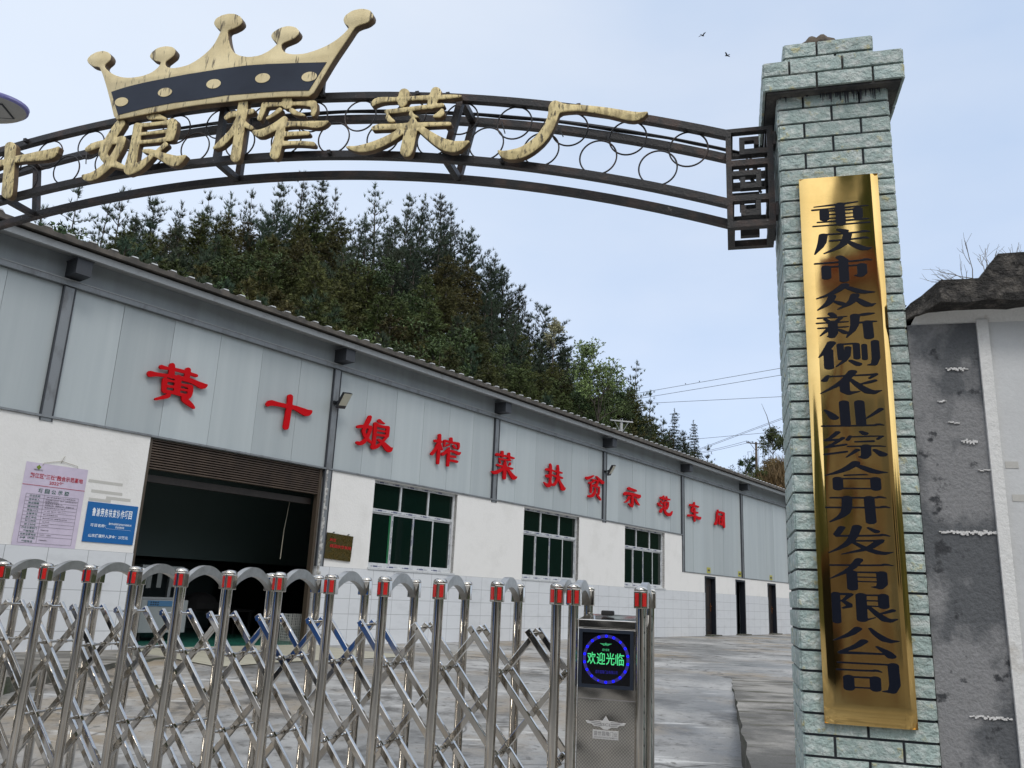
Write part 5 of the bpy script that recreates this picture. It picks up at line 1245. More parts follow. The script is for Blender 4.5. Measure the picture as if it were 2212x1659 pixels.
# ================================================================= THINGS ON THE WORKSHOP WALL
def floodlight(cs, cz, label, s0):
    t = thing('floodlight', label, 'floodlight', WF(cs, .25, cz), 'floodlights on the workshop posts')
    n_ = WF.b * .80 + WF.e * .30 + np.array([0, 0, -.52]); n_ /= np.linalg.norm(n_); x_ = WF.e - n_ * (WF.e @ n_); x_ /= np.linalg.norm(x_); y_ = np.cross(n_, x_)
    c0 = WF(cs, .28, cz); f = lambda x, y, z: c0 + x_ * x + y_ * y + n_ * z
    if y_[2] < 0: y_ = -y_
    def bx(mb, a0, a1, b0, b1, c0_, c1_): mb.hexa([f(a0, b0, c0_), f(a1, b0, c0_), f(a1, b1, c0_), f(a0, b1, c0_), f(a0, b0, c1_), f(a1, b0, c1_), f(a1, b1, c1_), f(a0, b1, c1_)])
    b = MB(); bx(b, -.15, .15, -.19, .17, -.045, 0); bo = b.build('lamp_case', M['lamp_black'], t); bevel(bo, .008, 2)
    b = MB(); bx(b, -.135, .135, -.115, .157, .0005, .004); b.build('lamp_face', M['lamp_face'], bo)
    for q in (-.10, -.05, 0, .05, .10):
        b = MB(); bx(b, q - .006, q + .006, -.15, .15, -.075, -.046); b.build('cooling_fin', M['lamp_black'], bo)
    b = MB(); b.bar(WF(s0, .013, cz - .02), c0 - n_ * .05 - y_ * .02, .05, .03); b.bar(WF(s0 - .06, .03, cz - .02), WF(s0 + .06, .03, cz - .02), .03, .06); b.build('lamp_bracket', M['lamp_black'], t)
floodlight(-.13, 5.26, 'black floodlight on the post between the red letters 十 and 娘', -.15)
floodlight(10.56, 5.36, 'black floodlight on the far post between the red letters 贫 and 示', 10.59)

class Board:
    """flat board in the wall's plane with its own slight tilt: x, y in metres from its lower left corner"""
    def __init__(self, s, z, d, tilt=0): self.s, self.z, self.d, self.t = s, z, d, tilt
    def __call__(self, d=0): return lambda x, y: WF(self.s + x * math.cos(self.t) - y * math.sin(self.t), self.d + d, self.z + x * math.sin(self.t) + y * math.cos(self.t))
def slab_of(mb, fn0, fn1, x0, x1, y0, y1): mb.hexa([fn0(x0, y0), fn0(x1, y0), fn0(x1, y1), fn0(x0, y1), fn1(x0, y0), fn1(x1, y0), fn1(x1, y1), fn1(x0, y1)])
# lilac notice with a printed table
nb = thing('project_notice', 'lilac paper notice with red heading and printed table hung on a string', 'notice', WF(-5.36, .01, 1.95))
W, H = .912, 1.214; B = Board(-5.815, 1.947, .0)
q = MB(); nx, ny = 10, 12; ids = {}
f0 = B(.012)
for i in range(nx + 1):
    for j in range(ny + 1):
        x, y = W * i / nx, H * j / ny; ids[i, j] = len(q.v); curl = .02 * max(0, .25 - x - y * .8) + .002 * mnoise.noise(Vector((x * 4, y * 4, 1))); q.v.append(tuple(WF(B.s + x, .0045 + curl, B.z + y)))
for i in range(nx):
    for j in range(ny): q.f.append((ids[i, j], ids[i + 1, j], ids[i + 1, j + 1], ids[i, j + 1])); q.mi.append(0); q.c.append(None)
q.build('paper_sheet', M['poster'], nb, smooth=True, recalc=False)
f = B(.0085)
ln = lambda mb, x0, x1, y0, y1: mb.add([f(x0, y0), f(x1, y0), f(x1, y1), f(x0, y1)], [(0, 1, 2, 3)])
rd = MB(); put_text(rd, '黔江区“三社”融合示范基地', f, .085, .86, H - .225, H - .150, .018); put_text(rd, '2022年', f, .37, .58, H - .300, H - .240, .018); ln(rd, 0, W, H - .334, H - .327); rd.build('red_print', M['poster_red'], nb, recalc=False)
gr = MB(); X = .235
for ch in '项目公示牌': put_text(gr, ch, f, X, X + .068, H - .435, H - .370, .018); X += .095
XL, XR, XM = .075, .84, .335; rows = ['项目名称', '资金投入', '建设规模', '建设标准', '受益人口', '主管单位', '施工单位', '开工时间', '竣工时间', '行业主管部门|举报电话', '扶贫监督电话', '乡镇（街道）|举报电话']
hts = [.052] * 9 + [.090, .052, .098]; y = H - .46; ik = MB(); yy = [y]
rightc = ['“黄十娘”榨菜深加工生产线建设项目', '项目总投入60万元（其中：财政资金30万元，|自筹30万元）', '购置自动包装机1台、|切丝机1台、脱盐机1台、蒸煮机1台', '建成榨菜深加工生产线1条', '23户（其中：脱贫户2户、边缘户1户11人）', '黔江区供销合作社', '重庆市黔江区众新侧专业合作社', '2022年3月', '2022年8月', '79241542', '12317、12345', '79846001']
for r, ht, rc in zip(rows, hts, rightc):
    L = r.split('|'); n = len(L)
    for k, tx_ in enumerate(L):
        c_ = y - ht * (k + .5) / n; wd = min(.215, .036 * len(tx_) + .01); x0 = XL + .128 - wd / 2; put_text(gr, tx_, f, x0, x0 + wd, c_ - .015, c_ + .015, .012)
    L = rc.split('|'); n = len(L)
    for k, tx_ in enumerate(L):
        c_ = y - ht * (k + .5) / max(n, 1); wd = min(.46, .024 * len(tx_) + .02) if not tx_[0].isdigit() else .0145 * len(tx_); put_text(ik, tx_, f, XM + .03, XM + .03 + wd, c_ - .0085, c_ + .0085, .01)
    y -= ht; yy.append(y)
for v in yy: ln(ik, XL, XR, v - .0016, v + .0016)
for x in (XL, XM, XR): ln(ik, x - .0016, x + .0016, yy[-1], yy[0])
put_text(ik, '中国供销合作社', f, .12, .25, H - .115, H - .09, .01)
gr.build('green_print', M['poster_green'], nb, recalc=False); ik.build('dark_print', M['poster_ink'], nb, recalc=False)
lg = MB()
for a in range(4):
    c_ = (.185 + .017 * math.cos(a * math.pi / 2), H - .062 + .019 * math.sin(a * math.pi / 2)); lg.add([f(c_[0] + .015 * math.cos(t), c_[1] + .016 * math.sin(t)) for t in np.linspace(0, 2 * math.pi, 12, endpoint=False)], [tuple(range(12))])
lg.build('leaf_logo', M['leaf_logo'], nb, recalc=False)
sg = MB(); sg.tube([B(.012)(.23, H - .03), B(.012)(.245, H + .01), B(.014)(.49, H + .075), B(.014)(.74, H + .03), B(.012)(.745, H - .0)], .0035, 5); sg.tube([B(.0)(.49, H + .04), B(.03)(.492, H + .078), B(.02)(.515, H + .14), B(.02)(.53, H + .15)], .004, 5); sg.build('hanging_string', M['string'], nb)
# blue project sign
bs = thing('project_sign', 'small blue board with white lettering next to the loading door', 'sign', WF(-4.41, .01, 2.07))
B = Board(-4.822, 2.073, 0); W, H = .815, .614
q = MB(); slab_of(q, B(.003), B(.012), 0, W, 0, H); q.build('sign_board', M['blue_sign'], bs)
f = B(.0128); tx = MB()
X = .085
for ch in '鲁渝劳务扶贫协作项目': put_text(tx, ch, f, X, X + .056, H - .215, H - .085, .02); X += .0655
put_text(tx, '项目名称：', f, .09, .335, .235, .285, .016); put_text(tx, '重庆市众新侧农业综合开发有限公司', f, .375, .745, .285, .318, .015); put_text(tx, '就业扶贫车间', f, .49, .63, .238, .272, .015)
ln2 = lambda x0, x1, y: tx.add([f(x0, y), f(x1, y), f(x1, y + .0022), f(x0, y + .0022)], [(0, 1, 2, 3)])
ln2(.34, .75, .222); put_text(tx, '山东援建投入资金：27万元', f, .085, .72, .075, .128, .016)
tx.build('sign_print', M['white_print'], bs, recalc=False)
# old brass plate right of the door
bp_ = thing('brass_plate', 'small stained brass plate with faded red lettering right of the loading door', 'plate', WF(.3, .03, 2.1))
q = MB(); nx = ny = 8; ids = {}
def bpf(x, y, d): return WF(-.045 + .69 * x - .018 * (1 - y), d + .010 * y, 2.108 + .505 * y - .032 * x * 1.0 + .0 * y)
for i in range(nx + 1):
    for j in range(ny + 1): ids[i, j] = len(q.v); q.v.append(tuple(bpf(i / nx, j / ny, .030 + .004 * mnoise.noise(Vector((i * .7, j * .7, 4))))))
for i in range(nx):
    for j in range(ny): q.f.append((ids[i, j], ids[i + 1, j], ids[i + 1, j + 1], ids[i, j + 1])); q.mi.append(0); q.c.append(None)
q.build('plate_sheet', M['brass_dull'], bp_, smooth=True, recalc=False)
q = MB(); q.hexa([bpf(0, 0, .006), bpf(1, 0, .006), bpf(1, 0, .024), bpf(0, 0, .024), bpf(0, 1, .006), bpf(1, 1, .006), bpf(1, 1, .024), bpf(0, 1, .024)]); q.build('plate_backing', M['brass_dull'], bp_)
tx = MB(); f = lambda x, y: bpf(x, y, .0375)
put_text(tx, '黔江区', f, .12, .34, .68, .80, .03); put_text(tx, '榨菜扶贫车间', f, .14, .95, .44, .58, .03); tx.build('red_lettering', M['plate_red'], bp_, recalc=False)
q = MB()
for x in (.25, .82): q.tube([WF(-.045 + .69 * x, 0, 2.63 - .03 * x), WF(-.045 + .69 * x, .05, 2.635 - .03 * x)], .012, 8)
q.build('fixing_nail', M['steel_grey'], bp_)
# strips of old tape left on the plaster
for i, (s, z, L) in enumerate([(-6.9, 3.06, .55), (-6.8, 2.80, .5), (-6.75, 2.50, .45), (-4.87, 2.98, .55), (-4.8, 2.83, .5), (-4.82, 2.70, .35), (-4.55, 2.75, .4), (-6.7, 2.2, .35)]):
    q = MB(); q.box(WF, s, s + L, .0005, .0022, z, z + .045); o = q.build('tape_strip', M['tape'], ws)

# ================================================================= INSIDE THE LOADING DOOR
mc = thing('packing_machine', 'grey floor machine with a blue control strip inside the loading door', 'machine', WF(-2.4, -1.6, .47))
q = MB(); q.box(WF, -2.85, -1.93, -2.2, -1.5, .62, 1.20); mo = q.build('machine_body', M['machine'], mc); bevel(mo, .012, 2)
q = MB(); q.box(WF, -2.74, -2.02, -1.499, -1.488, 1.085, 1.185); so = q.build('control_strip', M['machine_blue'], mc)
q = MB()
for k in range(8): q.tube([WF(-2.68 + .045 * (k % 4), -1.488, 1.115 + .04 * (k // 4)), WF(-2.68 + .045 * (k % 4), -1.478, 1.115 + .04 * (k // 4))], .012, 8)
q.build('button', M['lamp_black'], so)
q = MB(); q.box(WF, -2.8, -1.98, -2.1, -1.6, 1.204, 1.24); q.box(WF, -2.8, -2.74, -2.1, -2.04, 1.24, 1.75); q.box(WF, -2.06, -2.0, -2.1, -2.04, 1.24, 1.75); q.box(WF, -2.82, -1.98, -2.12, -1.7, 1.751, 1.81); q.build('machine_hood', M['machine'], mc)
for s in (-2.7, -2.5, -2.25):
    q = MB(); q.box(WF, s, s + .09, -1.72, -1.705, 1.40 + .06 * (s + 2.7), 1.748); q.build('hanging_cloth', M['inside_light'], mc)
for s in (-2.78, -2.0):
    for d in (-2.12, -1.58):
        q = MB(); q.tube([WF(s, d, .52), WF(s, d, .619)], .025, 8); q.lathe(WF(s, d, .470), [(.02, 0), (.035, .01), (.035, .045), (.02, .05)], 10); q.build('caster', M['rubber'], mc)
def crate(z, label):
    t = thing('plastic_crate', label, 'crate', WF(.245, -1.05, z), 'crates stacked inside the loading door'); q = MB()
    s0, s1, d0, d1 = .085, .405, -1.30, -.98; hh = .262
    q.box(WF, s0, s1, d0, d1, z, z + .012)
    for s in np.linspace(s0, s1 - .012, 7): q.box(WF, s, s + .012, d1 - .012, d1, z + .012, z + hh); q.box(WF, s, s + .012, d0, d0 + .012, z + .012, z + hh)
    for d in np.linspace(d0 + .013, d1 - .025, 7): q.box(WF, s0, s0 + .012, d, d + .012, z + .012, z + hh); q.box(WF, s1 - .012, s1, d, d + .012, z + .012, z + hh)
    q.build('crate_slats', M['crate'], t); r = MB()
    for k in range(5):
        zz = z + .03 + .052 * k; r.box(WF, s0 - .002, s1 + .002, d1 - .003, d1 + .003, zz, zz + .014); r.box(WF, s0 - .003, s0 + .002, d0, d1 - .004, zz, zz + .014)
    r.build('crate_band', M['crate'], t)
crate(.470, 'white lattice crate at the bottom of the stack inside the loading door'); crate(.734, 'white lattice crate on top of the stack inside the loading door')
tb = thing('work_bench', 'dark bench with covered goods deep inside the loading door', 'bench', WF(-.5, -3.2, .47))
q = MB(); q.box(WF, -1.3, .6, -3.6, -2.9, .95, 1.0); q.build('bench_top', M['bed_dark'], tb)
for s in (-1.25, .5):
    for d in (-3.55, -2.98): q = MB(); q.box(WF, s, s + .05, d, d + .05, .47, .949); q.build('leg', M['bed_dark'], tb)
q = MB(); q.lathe(WF(-.6, -3.2, 1.0), [(.42, 0), (.40, .12), (.28, .26), (.1, .33)], 14); q.build('covered_goods', M['bed_dark'], tb)
# a coil of green rope on the apron
rp = MB(); random.seed(1)
c0 = WF(-4.3, 1.0, .478); pts = [c0 + np.array([(.19 + .02 * math.sin(3.1 * t)) * math.cos(t), (.13 + .02 * math.sin(2.3 * t)) * math.sin(t), .012 + .006 * math.sin(1.7 * t) + .0008 * t]) for t in np.linspace(0, 22, 90)]
rp.tube(pts, .010, 6); tag(rp.build('rope_coil', M['poster_green'], None, loc=c0), 'loose coil of green rope lying on the raised apron', 'rope')
# ================================================================= TREES
rng = np.random.default_rng(12)
def unit(a): return a / (np.linalg.norm(a, axis=-1, keepdims=True) + 1e-9)
def blades(C, A, tint, K, L, w, spread, quad=False):
    """K narrow blades round each centre C along axis A"""
    n = len(C); Cc = np.repeat(C, K, 0); Aa = np.repeat(A, K, 0); T = np.repeat(tint, K) * rng.uniform(.8, 1.2, n * K)
    D = unit(Aa + rng.normal(0, spread, (n * K, 3))); S = unit(np.cross(D, rng.normal(0, 1, (n * K, 3)))) * (w * rng.uniform(.7, 1.2, (n * K, 1)))
    Ln = L * rng.uniform(.65, 1.15, (n * K, 1)); tip = Cc + D * Ln
    if quad:
        mid = Cc + D * Ln * .5; V = np.stack([Cc, mid + S, tip, mid - S], 1); return V, T
    return np.stack([Cc - S, Cc + S, tip], 1), T
def leaf_mesh(name, parts, m, parent, smooth=False):
    vs = []; fs = []; cs = []; n = 0
    for V, T in parts:
        k = V.shape[1]; vs.append(V.reshape(-1, 3)); idx = np.arange(len(V) * k).reshape(-1, k) + n; fs += idx.tolist(); n += len(V) * k; cs.append(np.repeat(T, k))
    v = np.concatenate(vs); me = bpy.data.meshes.new(name); me.from_pydata((v).tolist(), [], fs); me.materials.append(m)
    c = np.concatenate(cs); ca = me.color_attributes.new('tint', 'FLOAT_COLOR', 'CORNER'); arr = np.ones((len(c), 4)); arr[:, 0] = c; arr[:, 1] = c; arr[:, 2] = c
    ca.data.foreach_set('color', arr.ravel()); o = bpy.data.objects.new(name, me); col.objects.link(o); o.parent = parent; return o
def trunk_mesh(parent, H, r, lean, limbs, m=None):
    mb = MB(); mb.tube([np.array([lean[0] * t * t, lean[1] * t * t, -2.5 + (H + 2.5) * t]) for t in np.linspace(0, 1, 8)], [r * (1.05 - t) for t in np.linspace(0, 1, 8)], 7)
    for a, b, q in limbs: mb.tube([a, (a + b) / 2 + np.array([0, 0, .04]), b], [q, q * .7, q * .3], 5, cap=False)
    V = mb.v; me = bpy.data.meshes.new('trunk'); me.from_pydata(V, [], mb.f); me.materials.append(m or M['trunk'])
    for p in me.polygons: p.use_smooth = True
    o = bpy.data.objects.new('trunk', me); col.objects.link(o); o.parent = parent; return o
def conifer(seed, H, R, base, style):
    """style: pine (open, upright tufts) / cypress (dense drooping sprays) / spruce (narrow, layered)"""
    global rng; rng = np.random.default_rng(seed)
    root = bpy.data.objects.new('pine_tree' if style != 'spruce' else 'spruce_tree', None); col.objects.link(root); root.empty_display_size = .3
    lean = rng.normal(0, .25, 2); C = []; A = []; T = []; limbs = []; z = base * H
    dz = {'open': .85, 'pine': .60, 'cypress': .40, 'spruce': .34}[style]
    while z < H - .15:
        t = (z - base * H) / (H - base * H); prof = {'open': (1 - t ** 2.0) ** .7 * (.5 + .5 * min(1, t * 3)), 'pine': (1 - t ** 2.2) ** .75 * (.65 + .35 * min(1, t * 4)), 'cypress': (1 - t ** 1.8) ** .75 * (.7 + .3 * min(1, t * 3)), 'spruce': (1 - t) ** .95}[style]
        nb = {'open': rng.integers(3, 5), 'pine': rng.integers(4, 6), 'cypress': rng.integers(6, 8), 'spruce': rng.integers(6, 8)}[style]; a0 = rng.uniform(0, 6.28)
        for k in range(nb):
            az = a0 + 6.283 * k / nb + rng.normal(0, .3); L = max(.35, R * prof * (rng.uniform(.30, 1.25) if style in ('pine', 'open') else rng.uniform(.5, 1.2))); el = {'open': rng.uniform(.2, .9), 'pine': rng.uniform(.25, .85), 'cypress': rng.uniform(.0, .45), 'spruce': rng.uniform(-.15, .25)}[style]
            o = np.array([lean[0] * (z / H) ** 2, lean[1] * (z / H) ** 2, z]); d = np.array([math.cos(az) * math.cos(el), math.sin(az) * math.cos(el), math.sin(el)])
            tip = o + d * L + np.array([0, 0, .12 * L if style in ('pine', 'open') else -.10 * L]); limbs.append((o, o + (tip - o) * .9, .012 + .014 * L))
            side = unit(np.cross(d, [0, 0, 1.])); bt = rng.uniform(.75, 1.25)
            m = max(2, int(L / {'open': .30, 'pine': .21, 'cypress': .13, 'spruce': .13}[style]))
            for q in np.linspace(.28, 1.0, m):
                for s in ((-1, 1) if q < .97 else (0,)):
                    off = s * rng.uniform(.08, .42) * (1.05 - q) * L * .8
                    p = o + (tip - o) * q + side * off + rng.normal(0, .05, 3) + np.array([0, 0, abs(off) * .12]); C.append(p)
                    A.append({'open': np.array([0, 0, 1.1]) + d * .4 + side * s * .25, 'pine': np.array([0, 0, .95]) + d * .55 + side * s * .35, 'cypress': d * .8 + side * s * .5 + np.array([0, 0, rng.uniform(-.5, .5)]), 'spruce': d * .8 + side * s * .5 + np.array([0, 0, -.25])}[style]); T.append(bt * rng.uniform(.7, 1.35))
        z += dz * rng.uniform(.8, 1.2)
    for k in range(4): C.append(np.array([lean[0], lean[1], H - .12 * k])); A.append(np.array([0, 0, 1.])); T.append(1.1)
    C = np.array(C); A = unit(np.array(A)); T = np.array(T)
    K, Lb, w, sp = {'open': (14, .36, .020, .38), 'pine': (15, .36, .019, .40), 'cypress': (9, .27, .026, .55), 'spruce': (9, .22, .022, .45)}[style]
    parts = [blades(C, A, T, K, Lb, w, sp)]
    if style == 'cypress':      # pale young tips
        pick = rng.random(len(C)) < .22; parts.append(blades(C[pick] + A[pick] * .12, A[pick], T[pick] * 2.0, 5, .24, .02, .35))
    leaf_mesh('crown', parts, M[{'pine': 'pine', 'open': 'pine', 'cypress': 'cypress', 'spruce': 'spruce'}[style]], root)
    trunk_mesh(root, H, .012 * H + .03, lean, limbs); root['H'] = float(H); return root
def broadleaf(seed, H, R, m, name='broadleaf_tree', leaf=.13, dens=1.0, bark=None, base=.3):
    global rng; rng = np.random.default_rng(seed)
    root = bpy.data.objects.new(name, None); col.objects.link(root); root.empty_display_size = .3
    limbs = []; C = []; T = []
    def grow(p, d, L, r, lev):
        q = p + d * L; limbs.append((p, q, r))
        if lev == 0:
            n = int(16 * dens)
            for _ in range(n): C.append(p + (q - p) * rng.uniform(.1, 1.25) + rng.normal(0, L * .30, 3) * np.array([1, 1, .6]))
            T.extend([rng.uniform(.65, 1.4)] * n); return
        for _ in range(rng.integers(3, 5)):
            nd = unit(d + rng.normal(0, .55, 3) + np.array([0, 0, .18])); grow(p + (q - p) * rng.uniform(.55, 1.0), nd, L * rng.uniform(.55, .8), r * .6, lev - 1)
    for k in range(7):
        a = 6.28 * k / 7 + rng.normal(0, .3); el = rng.uniform(.35, 1.2); h0 = H * rng.uniform(base, .62)
        grow(np.array([0, 0, h0]), np.array([math.cos(a) * math.cos(el), math.sin(a) * math.cos(el), math.sin(el)]), R * rng.uniform(.42, .62), .05, 2)
    C = np.array(C); T = np.array(T); sc = H * .99 / max(C[:, 2].max(), .1); C[:, 2] *= sc; limbs = [(a * np.array([1, 1, sc]), b * np.array([1, 1, sc]), r) for a, b, r in limbs]
    A = unit(rng.normal(0, 1, C.shape) + np.array([0, 0, -.25]))
    leaf_mesh('crown', [blades(C, A, T, 4, leaf * 1.7, leaf * .33, .9, True)], m, root)
    trunk_mesh(root, H * .75, .02 * H + .02, (0, 0), limbs, bark); root['H'] = float(H); return root

SKY_ = [(60, 462), (113, 453), (172, 412), (230, 432), (273, 410), (335, 433), (388, 441), (446, 416), (505, 412), (556, 408), (601, 404), (653, 371), (692, 400), (732, 420), (769, 465), (829, 398), (876, 425), (901, 420), (962, 424), (989, 449), (1017, 490), (1054, 547), (1094, 579), (1121, 620), (1166, 663), (1196, 690), (1219, 706), (1260, 775), (1294, 733), (1359, 780), (1396, 848), (1425, 905), (1452, 885), (1475, 930), (1500, 910), (1520, 965)]
su = np.array([p[0] for p in SKY_], float); svv = np.array([p[1] for p in SKY_], float)
def roof_v(u): return 497 + .3397 * u
def back_dist(u):
    s, z = on(WF, u, 800, -14.0); p = WF(s, -14.0, 0); return math.hypot(p[0], p[1])
protos = {}
def open_pine(sd, H, R, b): return conifer(sd, H, R, b, 'open')
specs = [('pine', 101, 11.5, 2.7, .18), ('pine', 102, 12.5, 2.2, .25), ('pine', 103, 10.5, 3.0, .15), ('pine', 104, 12.0, 2.4, .20), ('open', 111, 12.5, 2.0, .22), ('open', 112, 11.5, 2.3, .28), ('open', 113, 13.0, 1.8, .30), ('cypress', 201, 10.0, 2.6, .06), ('cypress', 202, 9.0, 2.8, .04), ('cypress', 203, 10.5, 2.3, .06), ('cypress', 204, 8.5, 2.5, .04), ('spruce', 301, 10.5, 2.0, .04), ('spruce', 302, 9.0, 1.8, .05)]
for st, sd, H, R, b in specs: protos.setdefault(st, []).append([conifer(sd, H, R, b, st), False])
protos['broad'] = [[broadleaf(401, 10.5, 2.5, M['broad'], leaf=.14, dens=.9), False]]
protos['pale'] = [[broadleaf(402, 6.0, 1.0, M['pale_leaf'], leaf=.10, dens=.5), False]]
protos['bushy'] = [[broadleaf(403, 6.0, 3.2, M['shrub'], leaf=.14, dens=1.0, base=.15), False]]
rt = random.Random(7)
def plant(kind, u, v, dist, scale, label, group, cat='tree', which=None):
    lst = protos[kind]; e = lst[(which if which is not None else rt.randrange(len(lst)))]; root = e[0]; H = root['H'] * scale; top = at(u, v, dist)
    o = root if not e[1] else copy_tree(root); e[1] = True
    z = top[2] - H; o.location = (float(top[0]), float(top[1]), float(z)); o.rotation_euler = (rt.uniform(-.04, .04), rt.uniform(-.04, .04), rt.uniform(0, 6.28)); sx = scale * rt.uniform(.9, 1.15); o.scale = (sx, sx, scale)
    tag(o, label, cat, group); HILL.append((float(top[0]), float(top[1]), max(float(z), .4)))
special = {653: 'tallest skyline pine, its tip crossing the bottom chord of the arch', 732: 'slim skyline pine standing alone in a gap right of the tallest one', 829: 'broad open pine at the right hand shoulder of the skyline', 962: 'open pine with pale trunk, last tall one before the hill drops',
           172: 'thin see-through pine at the left end of the skyline above the roof', 1054: 'small pine on the falling right flank of the hill', 1219: 'dark pointed spruce left of the pale green broadleaf tree', 1294: 'large pale green broadleaf tree at the right end of the wood',
           1396: 'lone pine with a bare leading shoot right of the broadleaf tree', 1500: 'narrow dark spruce at the far right end of the wood', 1452: 'dark spruce between the lone pine and the last spruce', 1196: 'slender pale yellowish tree poking out of the dark slope', 273: 'pine on the left skyline behind the gold letter 娘'}
GRP = 'pines in the wood on the hill behind the workshop'
for u, v in SKY_:
    bd = back_dist(u); dist = bd + (24 if u < 1000 else 24 - 14 * min(1, (u - 1000) / 400))
    kind = 'spruce' if u in (1219, 1452, 1500, 1260) else 'broad' if u == 1294 else 'pale' if u == 1196 else 'open' if (u < 300 or rt.random() < .6 or u == 1396) else 'pine'
    sc = 1.0 if u < 1050 else (.9 if u < 1350 else .8)
    if kind == 'broad': dist = bd + 4; sc = 1.0
    if kind == 'pale': dist = bd + 14
    lb = special.get(u, 'dark skyline pine among its neighbours on the hill crest behind the workshop' if u < 1030 else 'dark pine on the falling right flank of the wooded hill')
    plant(kind, u, v + rt.uniform(-2, 4) * (u not in special), dist, sc * rt.uniform(.92, 1.1), lb, None if u in special else ('pines along the hill crest' if u < 1030 else 'pines on the right flank of the hill'))
for r, f in enumerate((.06, .17, .30, .44, .58, .72, .86, .99)):
    u = 20 + 28 * (r % 2)
    while u < 1540:
        sky_v = float(np.interp(u, su, svv)); rv = roof_v(u); gap = rv - sky_v
        if gap > 25 and not (u < 260 and f < .5):
            v = sky_v + 34 + f * (gap - 30) * .95 + rt.uniform(-16, 16)
            if v < rv + 12:
                bd = back_dist(u); far = 22 if u < 1000 else 22 - 13 * min(1, (u - 1000) / 400); dist = bd + 2 + far * (1 - f) * .95
                kind = rt.choices(['pine', 'cypress', 'spruce', 'bushy'], [(.75 if f < .2 else .25), (.2 if f < .2 else .6), .06, .0 if f < .4 else .12])[0]
                if 1230 < u < 1340 and f > .2: kind = 'bushy'
                sc = rt.uniform(.78, 1.05) * (1 if u < 1050 else .8)
                lb = {'pine': 'dark open pine in the dense wood on the slope behind the workshop', 'cypress': 'soft yellowish tipped conifer in the dense wood on the slope behind the workshop', 'spruce': 'dark narrow spruce in the dense wood on the slope behind the workshop', 'bushy': 'mid green leafy tree low on the slope behind the workshop roof'}[kind]
                plant(kind, u, v, dist, sc, lb, {'pine': 'open pines in the dense wood', 'cypress': 'soft conifers in the dense wood', 'spruce': 'spruces in the dense wood', 'bushy': 'leafy trees low on the slope'}[kind])
        u += rt.uniform(46, 74) * (1 if u < 1050 else .75)
# ---- the bank at the far right with shrubs, reeds and two poles
BANK = [(1525, 1020, 92), (1560, 1040, 90), (1600, 1048, 88), (1640, 1022, 90), (1680, 985, 90), (1720, 960, 92), (1780, 950, 92), (1660, 1085, 84), (1620, 1072, 85), (1700, 1060, 84), (1850, 930, 95)]
for u, v, d in BANK:
    p = at(u, v, d); HILL.append((float(p[0]), float(p[1]), float(p[2]) - .5))
for e in protos.values():
    for q in e:
        if not q[1]:
            for ch in list(q[0].children): bpy.data.objects.remove(ch)
            bpy.data.objects.remove(q[0])
A_ = np.array(HILL)
def hill_zv(X, Y):
    d2 = (A_[:, 0][:, None] - X[None]) ** 2 + (A_[:, 1][:, None] - Y[None]) ** 2; w = 1 / (d2 + 5.0) ** 1.8
    return (w * A_[:, 2][:, None]).sum(0) / w.sum(0)
sg_ = np.arange(-60, 96, 2.0); dg_ = -np.concatenate([[14.6], np.arange(16, 70, 2.0), [80, 100, 140]])
GX = np.array([[WF(s, d, 0)[:2] for d in dg_] for s in sg_]); Zh = hill_zv(GX[..., 0].ravel(), GX[..., 1].ravel()).reshape(GX.shape[:2]) - .3
Zh[:, 0] = np.minimum(Zh[:, 0], .4); Zh[:, 1] = np.minimum(Zh[:, 1], 2.5); Zh[:, -2:] *= .8
hb = MB(); hb.v = [(float(GX[i, j, 0]), float(GX[i, j, 1]), float(Zh[i, j])) for i in range(len(sg_)) for j in range(len(dg_))]
nd = len(dg_); hb.f = [(i * nd + j, (i + 1) * nd + j, (i + 1) * nd + j + 1, i * nd + j + 1) for i in range(len(sg_) - 1) for j in range(nd - 1)]; hb.mi = [0] * len(hb.f); hb.c = [None] * len(hb.f)
tag(hb.build('hillside', M['soil'], smooth=True), kind='structure')
# undergrowth covering the slope
rng = np.random.default_rng(5)
N = 9000; S = rng.uniform(-30, 60, N); D = -rng.uniform(15, 52, N); XY = WF.o[None, :2] + S[:, None] * WF.e[None, :2] + D[:, None] * WF.b[None, :2]
Zu = hill_zv(XY[:, 0], XY[:, 1]) - .3; C = np.column_stack([XY, Zu + rng.uniform(0, .7, N)]); T = rng.uniform(.4, 1.2, N)
uo = leaf_mesh('undergrowth', [blades(C, unit(rng.normal(0, .6, (N, 3)) + np.array([0, 0, .8])), T, 7, .75, .06, .7, True)], M['shrub'], None); tag(uo, kind='stuff')

def shrub(u, v, d, H, R, m, label, seed, dens=1.0):
    t = broadleaf(seed, H, R, m, 'shrub', leaf=.11, dens=dens, base=.05); p = at(u, v, d); t.location = (float(p[0]), float(p[1]), float(p[2] - H)); tag(t, label, 'shrub', None); return t
shrub(1668, 925, 86, 3.0, 2.0, M['shrub'], 'leafy green shrub on the bank against the gate pillar', 501)
shrub(1640, 1010, 84, 2.6, 2.2, M['shrub'], 'low green shrub at the foot of the utility pole', 502)
shrub(1612, 985, 88, 3.4, 1.2, M['shrub'], 'thin feathery shrub left of the utility pole', 503, .45)
shrub(1596, 1035, 86, 2.2, 2.2, M['shrub'], 'spreading green shrub at the left end of the bank', 504)
shrub(1682, 985, 85, 2.6, 2.2, M['drygrass'], 'dry brown shrub on the bank beside the gate pillar', 505)
shrub(1662, 1045, 83, 2.0, 2.2, M['shrub'], 'dark shrub low on the bank just above the roof edge', 506)
shrub(1690, 1050, 82, 2.4, 2.4, M['drygrass'], 'russet shrub low on the bank next to the pillar', 507)
shrub(1628, 1052, 84, 1.8, 2.2, M['shrub'], 'olive shrub between the roof edge and the pole', 508)
N = 900; C = []; T = []
